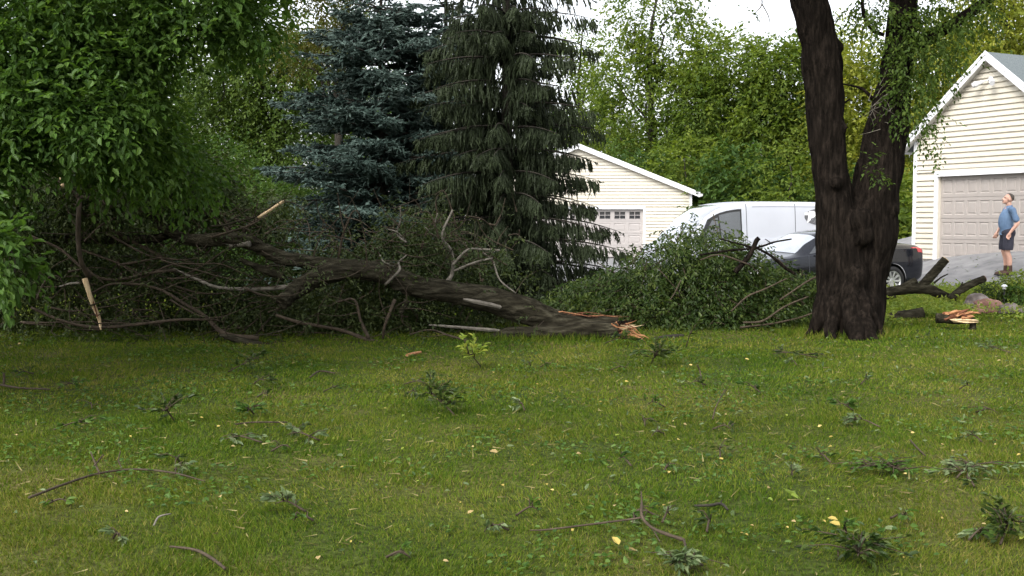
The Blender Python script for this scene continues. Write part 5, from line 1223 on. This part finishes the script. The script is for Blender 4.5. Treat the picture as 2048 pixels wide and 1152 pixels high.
def litter():
    mb = MB(); n = 6000
    px = rng.uniform(1755, 2080, n); py = rng.uniform(577, 652, n)
    keep = rng.random(n) < np.interp(py, [577, 600, 640, 655], [.9, 1, .55, .08]) * np.where(px > 1935, np.where(py > 606, .15, .9), 1); px, py = px[keep], py[keep]
    b = np.array([G(x, y) for x, y in zip(px, py)]); cl = vnoise(b * 1.7 + 3); k = cl > .3; b, cl = b[k], cl[k]
    b[:, 2] += rng.random(len(b)) * .22 * cl + .012
    pos, dr, nm, sz, rn = spray_leaves(b, rdir(len(b)) * np.array([1, 1, .5]) + np.array([0, 0, .25]), np.full(len(b), .16), 5, .07, droop=.4); pos[:, 2] = np.maximum(pos[:, 2], ground(pos[:, 0], pos[:, 1]) + .01)
    put_leaves(mb, pos, dr, nm, sz, sz * .55, LEAF_R, rn); o = mb.build('torn_leaves', M['leaf_lime'], kind='stuff'); tag(o, 'torn green leaves and shoots littering the ground around the cut branches', 'leaves')
    xd = rng.uniform(8.6, 14, 260); yd = drive_edge(xd) + .1 + rng.random(260) ** 1.5 * 6; p = np.stack([xd, yd, ground(xd, yd) + .03], -1)
    put_leaves(mb := MB(), p, rdir(260) * np.array([1, 1, .15]), np.array([0, 0, 1.]) + .25 * rng.normal(size=p.shape), rng.uniform(.03, .09, 260), rng.uniform(.02, .045, 260), LEAF_R, rng.random(260))
    o = mb.build('driveway_leaves', M['leaf_grey'], kind='stuff'); tag(o, 'leaf scraps blown over the driveway at the man and car', 'leaves')
    mb = MB(); n = 2600; yv = 4.4 + 19 * rng.random(n) ** .8; xv = (rng.random(n) * 1.0 - .5) * yv * 1.02; k = rng.random(n) < np.clip(.35 + xv / yv * 1.1, .1, 1); xv, yv = xv[k], yv[k]
    p = np.stack([xv, yv, ground(xv, yv) + rng.uniform(.02, .055, len(xv))], -1)
    put_leaves(mb, p, rdir(len(p)) * np.array([1, 1, .25]), np.array([0, 0, 1.]) + .5 * rng.normal(size=p.shape), rng.uniform(.03, .065, len(p)), rng.uniform(.014, .03, len(p)), LEAF_O, rng.random(len(p)))
    o = mb.build('leaf_scraps', M['leaf_grey'], kind='stuff'); tag(o, 'countless little green leaf scraps strewn over the whole lawn', 'leaves')
litter()
def clover():
    n = 16000; yv = rng.uniform(4.3, 15, n); xv = rng.uniform(-.54, .54, n) * yv
    p = np.stack([xv, yv, ground(xv, yv)], -1); pn = vnoise(np.stack([xv * 1.6, yv * 1.6, xv * 0 + 40], -1)) * .7 + .3 * vnoise(np.stack([xv * 5, yv * 5, xv * 0 + 9], -1))
    k = pn > .60; p, pn = p[k], pn[k]; m = len(p); p[:, 2] += rng.uniform(.022, .045, m)
    put_leaves(mbc := MB(), p, rdir(m) * np.array([1, 1, .2]), np.array([0, 0, 1.]) + .35 * rng.normal(size=(m, 3)), rng.uniform(.018, .04, m) * (1 + p[:, 1] * .03), rng.uniform(.016, .028, m) * (1 + p[:, 1] * .03), LEAF_O, rng.random(m))
    o = mbc.build('clover', M['leaf_near'], kind='stuff'); tag(o, 'patches of small leaved clover and weeds in the lawn', 'clover')
    n = 2000; yv = rng.uniform(4.2, 14, n); xv = rng.uniform(-.54, .54, n) * yv; k = vnoise(np.stack([xv * .9, yv * .9, xv * 0 + 70], -1)) > .5; xv, yv = xv[k], yv[k]; m = len(xv)
    p = np.stack([xv, yv, ground(xv, yv) + rng.uniform(.012, .04, m)], -1)
    put_leaves(mbc := MB(), p, rdir(m) * np.array([1, 1, .25]), rdir(m), rng.uniform(.04, .10, m), rng.uniform(.004, .008, m) * (1 + p[:, 1] * .05), BLADE, rng.random(m))
    o = mbc.build('thatch', M['thatch'], kind='stuff'); tag(o, 'dry straw coloured thatch and mown clippings lying in the lawn', 'clippings')
clover()

# ------------------------------------------------------------------ sprigs, sticks and leaves on the lawn
LP = {}
def leaf_proto(mat, v):
    if (mat, v) not in LP:
        mm = MB(); put_leaves(mm, np.zeros((1, 3)), np.array([[1., 0, 0]]), np.array([[0, 0, 1.]]), 1.0, .44 + .05 * v, LEAF_O, np.array([.15 + .28 * v])); me = mm.mesh('leaf'); me.materials.append(M[mat]); LP[(mat, v)] = me
    return LP[(mat, v)]
def sprig(label, px, py, rx, h, nl, leaf, mat, stem='twig', group=None, az=None, single=True, name='leafy_sprig'):
    g = G(px, py); D = g[1]; w = rx * D / F; t = thing(name, label, 'sprig', g, 0, group)
    az = random.uniform(0, 6.28) if az is None else az; dv = np.array([math.cos(az), math.sin(az) * .8, 0])
    main = [np.array(dv) * -w * .9 + (0, 0, .02), np.array([0, 0, .04 + h * .4]), np.array(dv) * w * .6 + (0, 0, h * .7)]
    pts, rr = resample(main, [.007, .005, .0025], 9); mm = MB(); tube(mm, pts, rr, 5); 
    ends = []
    for i in range(max(3, nl // 7)):
        a = pts[random.randrange(2, 8)]; e = a + np.array([random.gauss(0, w * .5), random.gauss(0, w * .4), random.uniform(-.02, h * .8)]); e[2] = max(e[2], .03)
        tube(mm, [a, (a + e) / 2 + (0, 0, .02), e], [.004, .003, .0015], 4); ends.append((a, e))
    mm.build('stem', M[stem], t, True)
    mb = MB(); acc = []
    for i in range(nl):
        a, e = random.choice(ends); f = random.uniform(.2, 1.05); p = a + (e - a) * f + rdir(1)[0] * .012; p[2] = max(p[2], .025)
        d = (e - a) * 1.2 + rdir(1)[0] * np.linalg.norm(e - a) * .9; d[2] = d[2] * .6 - .1 * abs(d[2]); n = np.array([0, 0, 1.]) + .55 * rng.normal(size=3)
        acc.append((p, d, n, leaf * random.uniform(.7, 1.25)))
    own = acc[:14] if single else []
    for p, d, n, s in own:
        fd, fw, fn = frames(np.array([d]), np.array([n])); o = bpy.data.objects.new('leaf', leaf_proto(mat, random.randrange(3))); C.objects.link(o); o.parent = t
        o.matrix_local = Matrix.Translation(Vector(p)) @ Matrix((fd[0], fw[0], fn[0])).transposed().to_4x4() @ Matrix.Scale(s, 4)
    rest = acc[len(own):]
    if rest:
        put_leaves(mb, np.array([a[0] for a in rest]), np.array([a[1] for a in rest]), np.array([a[2] for a in rest]), np.array([a[3] for a in rest]), np.array([a[3] for a in rest]) * .48, LEAF_O, rng.random(len(rest)))
        mb.build('leaves', M[mat], t, kind='stuff')
    return t
sprig('large dark leafy sprig lying alone in the middle of the lawn', 875, 830, 50, .26, 130, .066, 'leaf_pile')
sprig('bright yellow green sprig with a brown forked twig before the fallen trunk', 945, 740, 46, .28, 110, .075, 'leaf_lime', 'twig')
sprig('greyish leafy sprig on the grass below the splintered break', 1310, 735, 46, .24, 130, .07, 'leaf_pile')
sprig('dark green sprig right beside the splintered orange break', 1235, 692, 34, .14, 50, .08, 'leaf_pile')
sprig('pale green sprig standing by the brush pile foot', 1450, 655, 34, .30, 60, .075, 'leaf_grey')
sprig('tall thin sprig on the grass between the break and the brush pile', 1378, 700, 24, .34, 30, .075, 'leaf_pile')
sprig('leafy sprig at the front of the fallen branches, left of the lawn middle', 500, 745, 52, .22, 60, .07, 'leaf_pile')
sprig('low leafy sprig under the standing one at the left', 520, 775, 32, .10, 34, .06, 'leaf_pile')
sprig('dark drooping sprig with pale leaf undersides on the left lawn', 335, 850, 36, .18, 80, .06, 'leaf_pile')
sprig('dark green leafy patch on the left of the lawn middle', 500, 838, 38, .10, 60, .06, 'leaf_near')
sprig('spread sprig in the grass far left, above the curved stick', 150, 862, 46, .07, 36, .055, 'leaf_near')
sprig('pale leaved sprig lying flat beside the curved stick', 600, 885, 46, .08, 42, .06, 'leaf_grey')
sprig('pale leafy heap left of the flat lying sprig', 480, 890, 50, .06, 34, .055, 'leaf_grey')
sprig('little sprig at the end of the thin stick on the left edge', 140, 782, 34, .08, 36, .06, 'leaf_near')
sprig('bushy dark sprig at the bottom edge, right of the forked stick', 1720, 1128, 95, .10, 240, .048, 'leaf_pile')
sprig('pale sprig at the bottom edge under the forked stick', 1365, 1145, 56, .06, 90, .05, 'leaf_grey')
sprig('dark sprig with a curled brown stem at the right edge', 2015, 1085, 66, .15, 190, .05, 'leaf_pile', 'twig')
sprig('dark green leafy patch on the right of the lawn', 1765, 952, 85, .07, 240, .042, 'leaf_near')
sprig('heap of pale torn leaves on the right of the dark patch', 1935, 950, 85, .05, 150, .045, 'leaf_grey')
sprig('small dark sprig on the right lawn below the big trunk', 1685, 826, 26, .10, 30, .06, 'leaf_near')
sprig('small sprig with pale leaves beside the tiny dark one on the right lawn', 1725, 855, 44, .06, 44, .055, 'leaf_grey')
sprig('small upright dark sprig left of the trunk shadow', 1503, 790, 20, .12, 26, .06, 'leaf_near')
sprig('flat dark sprig in front of the big trunk', 1580, 718, 60, .09, 56, .065, 'leaf_pile')
sprig('pale sprig right of the big trunk in the short grass', 1985, 706, 46, .08, 46, .06, 'leaf_grey')
sprig('small blue green sprig just right of the lawn middle', 1043, 824, 16, .10, 16, .06, 'leaf_grey')
sprig('small sprig low in the grass at the bottom left of the middle', 575, 1030, 42, .09, 34, .06, 'leaf_grey')
MARKS = (('the curved stick on the left lawn', 230, 960), ('the large dark sprig in mid lawn', 875, 815), ('the yellow green sprig before the trunk', 945, 735), ('the splintered break', 1255, 690), ('the brush pile foot', 1480, 665), ('the big forked trunk', 1690, 690),
         ('the split log', 1925, 665), ('the forked brown stick', 1290, 1060), ('the bushy sprig at the bottom edge', 1720, 1128), ('the right edge sprig', 2010, 1085), ('the dark leafy patch at right', 1765, 952), ('the heap of pale torn leaves', 1935, 950), ('the maple leaf', 1585, 1008), ('the black knobbly twig', 1420, 1021),
         ('the dark sprig of the left lawn', 335, 850), ('the flat pale sprig of mid left', 600, 885), ('the dark stick at the bottom left', 400, 1120), ('the curved pale stem', 320, 1050), ('the left edge stick', 40, 782), ('the greyish sprig below the break', 1310, 728), ('the thin dark stalk of mid lawn', 1435, 815), ('the cream leaf of mid lawn', 996, 918), ('the tan leaf right of the curved stick', 438, 1010), ('the small blue green sprig', 1043, 824), ('the flat dark sprig by the trunk', 1580, 718))
LOOK = {'leaf_near': 'dark green', 'leaf_pile': 'olive green', 'leaf_grey': 'pale grey green'}
used = set()
for i in range(44):
    px, py = random.uniform(20, 2030), 715 + 420 * random.random() ** 1.3
    if px < 900 and random.random() < .35: px += 1000
    mt = random.choice(['leaf_near', 'leaf_pile', 'leaf_grey']); nl = random.randint(5, 18)
    for nm, mx, my in sorted(MARKS, key=lambda q: (q[1] - px) ** 2 + 4 * (q[2] - py) ** 2):
        dx, dy = px - mx, (py - my) * 2
        rel = ('in front of' if dy > 0 else 'just beyond') if abs(dy) > abs(dx) else ('to the right of' if dx > 0 else 'to the left of')
        lab = 'small %s sprig %s %s' % (LOOK[mt], rel, nm)
        if lab not in used: break
    used.add(lab)
    sprig(lab, px, py, random.uniform(14, 36) * (py / 800), random.uniform(.03, .08), nl, .05, mt, group='small sprigs strewn over the lawn', single=False)
def stick(label, lists, mat, name='stick', cat='stick', lift=.03):
    f = lists[0][0]; b = G(f[0], f[1]); t = thing(name, label, cat, b)
    for k, lst in enumerate(lists):
        pts = []
        for e in lst:
            g = G(e[0], e[1] + e[3] * 1.0 if len(e) > 3 else e[1]); 
            if len(e) > 3: g = g + np.array([0, 0, e[3] * g[1] / F])
            g[2] += lift; pts.append(g)
        rad = [e[2] * p[1] / F for e, p in zip(lst, pts)]
        m = MB(); tube(m, np.array(pts) - b, rad, 6, len(lst) * 6, rough=.2)
        m.build('stem' if k == 0 else 'side_twig', M[mat], t, True)
stick('long curved thin stick with pale forks lying on the left lawn', [[(58, 1006, 3), (130, 978, 2.6), (200, 956, 2.4), (270, 948, 2.2), (345, 955, 2), (410, 972, 1)], [(200, 957, 2, 0), (192, 938, 2, 12), (182, 912, 1.4, 34)], [(188, 942, 1.6, 10), (208, 918, 1.6, 34)], [(245, 950, 1.4, 0), (238, 930, 1.2, 16), (242, 910, 1, 34)], [(350, 957, 1.6, 0), (356, 938, 1.4, 10), (366, 932, 1, 16)]], 'twig')
stick('forked brown stick with a long side twig at the bottom middle', [[(1283, 1016, 3, 50), (1285, 1046, 3.4, 30), (1310, 1070, 3.4, 14), (1368, 1092, 4, 8)], [(1285, 1046, 2.4, 28), (1210, 1056, 2.2, 16), (1100, 1070, 2, 6), (1060, 1072, 1.4, 4)], [(1283, 1016, 2, 50), (1282, 992, 1.2, 66)], [(1368, 1092, 3, 8), (1374, 1120, 2.6, 2), (1380, 1150, 2, 0)], [(1302, 1064, 1.6, 14), (1320, 1095, 1.2, 4)]], 'twig')
stick('short black knobbly twig in the grass right of the forked stick', [[(1388, 1022, 2.4), (1420, 1021, 3), (1442, 1018, 3), (1456, 1030, 2)], [(1440, 1018, 1.8), (1444, 1010, 1.2, 6)]], 'dark_bark')
stick('thin stick at the left edge with a pale broken tip', [[(2, 776, 2.4), (40, 782, 2), (100, 785, 1.6)], [(8, 776, 2.6, 0), (9, 752, 2.2, 24)]], 'twig')
stick('dark thin stick in the grass at the bottom left', [[(340, 1105, 2), (390, 1112, 3), (425, 1130, 3.4), (450, 1150, 3.4)]], 'twig')
stick('thin dark stalk standing in the grass below the brush pile', [[(1425, 846, 1.6), (1432, 820, 1.4, 22), (1450, 785, 1, 54)]], 'twig')
stick('thin reddish stalk right of the greyish sprig', [[(1404, 775, 1.8), (1400, 750, 1.6, 20), (1394, 735, 1.2, 36)]], 'twig')
stick('short broken stick with a pale orange end before the fallen tree', [[(842, 709, 2.6), (828, 712, 3.2), (814, 716, 3.6)]], 'wood')
stick('dark bark strip lying in the grass right of the splintered break', [[(1310, 682, 4), (1340, 678, 5), (1366, 676, 4)]], 'dark_bark')
stick('thin stick lying across the grass before the fallen limbs', [[(620, 760, 1.6), (640, 748, 1.8), (670, 752, 1.4)]], 'twig')
stick('curved pale stem in the near left grass', [[(308, 1062, 2), (318, 1045, 2, 8), (342, 1038, 1.4, 8)]], 'dead_twig')
stick('thin reddish twig in the left middle of the lawn', [[(470, 856, 1.6), (510, 852, 1.8), (575, 852, 1.4)]], 'twig')
stick('thin twig lying right of the small dark sprig on the right', [[(1820, 888, 1.6), (1835, 905, 1.8), (1850, 920, 1.4)]], 'twig')
def lawn_leaf(label, px, py, L, mat, v=1, group=None, up=.5):
    g = G(px, py); me = leaf_proto(mat, v); o = bpy.data.objects.new('fallen_leaf', me); C.objects.link(o)
    az = random.uniform(0, 6.28); d = np.array([[math.cos(az), math.sin(az), random.uniform(-.25, .5)]]); n = np.array([[random.gauss(0, .3), -.5 + random.gauss(0, .3), 1.]])
    fd, fw, fn = frames(d, n); s = L * g[1] / F
    o.matrix_world = Matrix.Translation(Vector(g + np.array([0, 0, .05]))) @ Matrix((fd[0], fw[0] * 1.25, fn[0])).transposed().to_4x4() @ Matrix.Scale(float(s), 4)
    tag(o, label, 'leaf', group)
for lab, px, py, L, mt in (('bright yellow leaf near the forked stick at the bottom', 1238, 1110, 30, 'leaf_dry'), ('cream leaf touching the bright yellow one at the bottom', 1258, 1120, 26, 'leaf_tan'), ('tan leaf standing in the grass right of the curved stick', 438, 1010, 20, 'leaf_tan'), ('cream leaf in the middle of the lawn', 996, 918, 18, 'leaf_tan'),
                           ('orange tan leaf right of the lawn middle', 1163, 922, 18, 'leaf_tan'), ('pale leaf left of the forked stick', 935, 1045, 16, 'leaf_tan'), ('yellow leaf on the right lawn above the bottom sprig', 1655, 1054, 22, 'leaf_dry'), ('big yellow leaf just below it on the right lawn', 1680, 1070, 26, 'leaf_dry'), ('tan leaf at the bottom edge left of the middle', 636, 1140, 20, 'leaf_tan'), ('orange leaf on the lawn left of the maple leaf', 1540, 992, 16, 'leaf_tan')):
    lawn_leaf(lab, px, py, L, mt)
for i in range(170):
    px, py = random.uniform(0, 2048), 690 + 455 * random.random() ** 1.05
    if random.random() > .35 + px / 2048 * .75: continue
    lawn_leaf('small yellowed leaf dropped on the mown lawn', px, py, random.uniform(6, 11) * py / 900, random.choice(['leaf_dry', 'leaf_dry', 'leaf_tan', 'leaf_lime']), random.randrange(3), 'yellowed leaves dropped on the lawn')
def maple_leaf():
    g = G(1585, 1008); a = np.linspace(0, 2 * math.pi, 20, endpoint=False); r = np.where(np.arange(20) % 4 == 0, 1, np.where(np.arange(20) % 2 == 0, .62, .5)) * np.where(np.abs(a - math.pi) < .4, .5, 1)
    V = np.column_stack([np.cos(a) * r, np.sin(a) * r, .12 * np.cos(a * 3)]) * .075; V = np.vstack([V, [0, 0, .012]])
    m = MB(); m.add(V, None, [(i, (i + 1) % 20, 20) for i in range(20)]); o = m.build('maple_leaf', M['leaf_lime']); o.location = g + np.array([0, 0, .06]); o.rotation_euler = (.5, .1, 1.2); tag(o, 'single lobed green maple leaf lying on the right lawn', 'leaf')
maple_leaf()
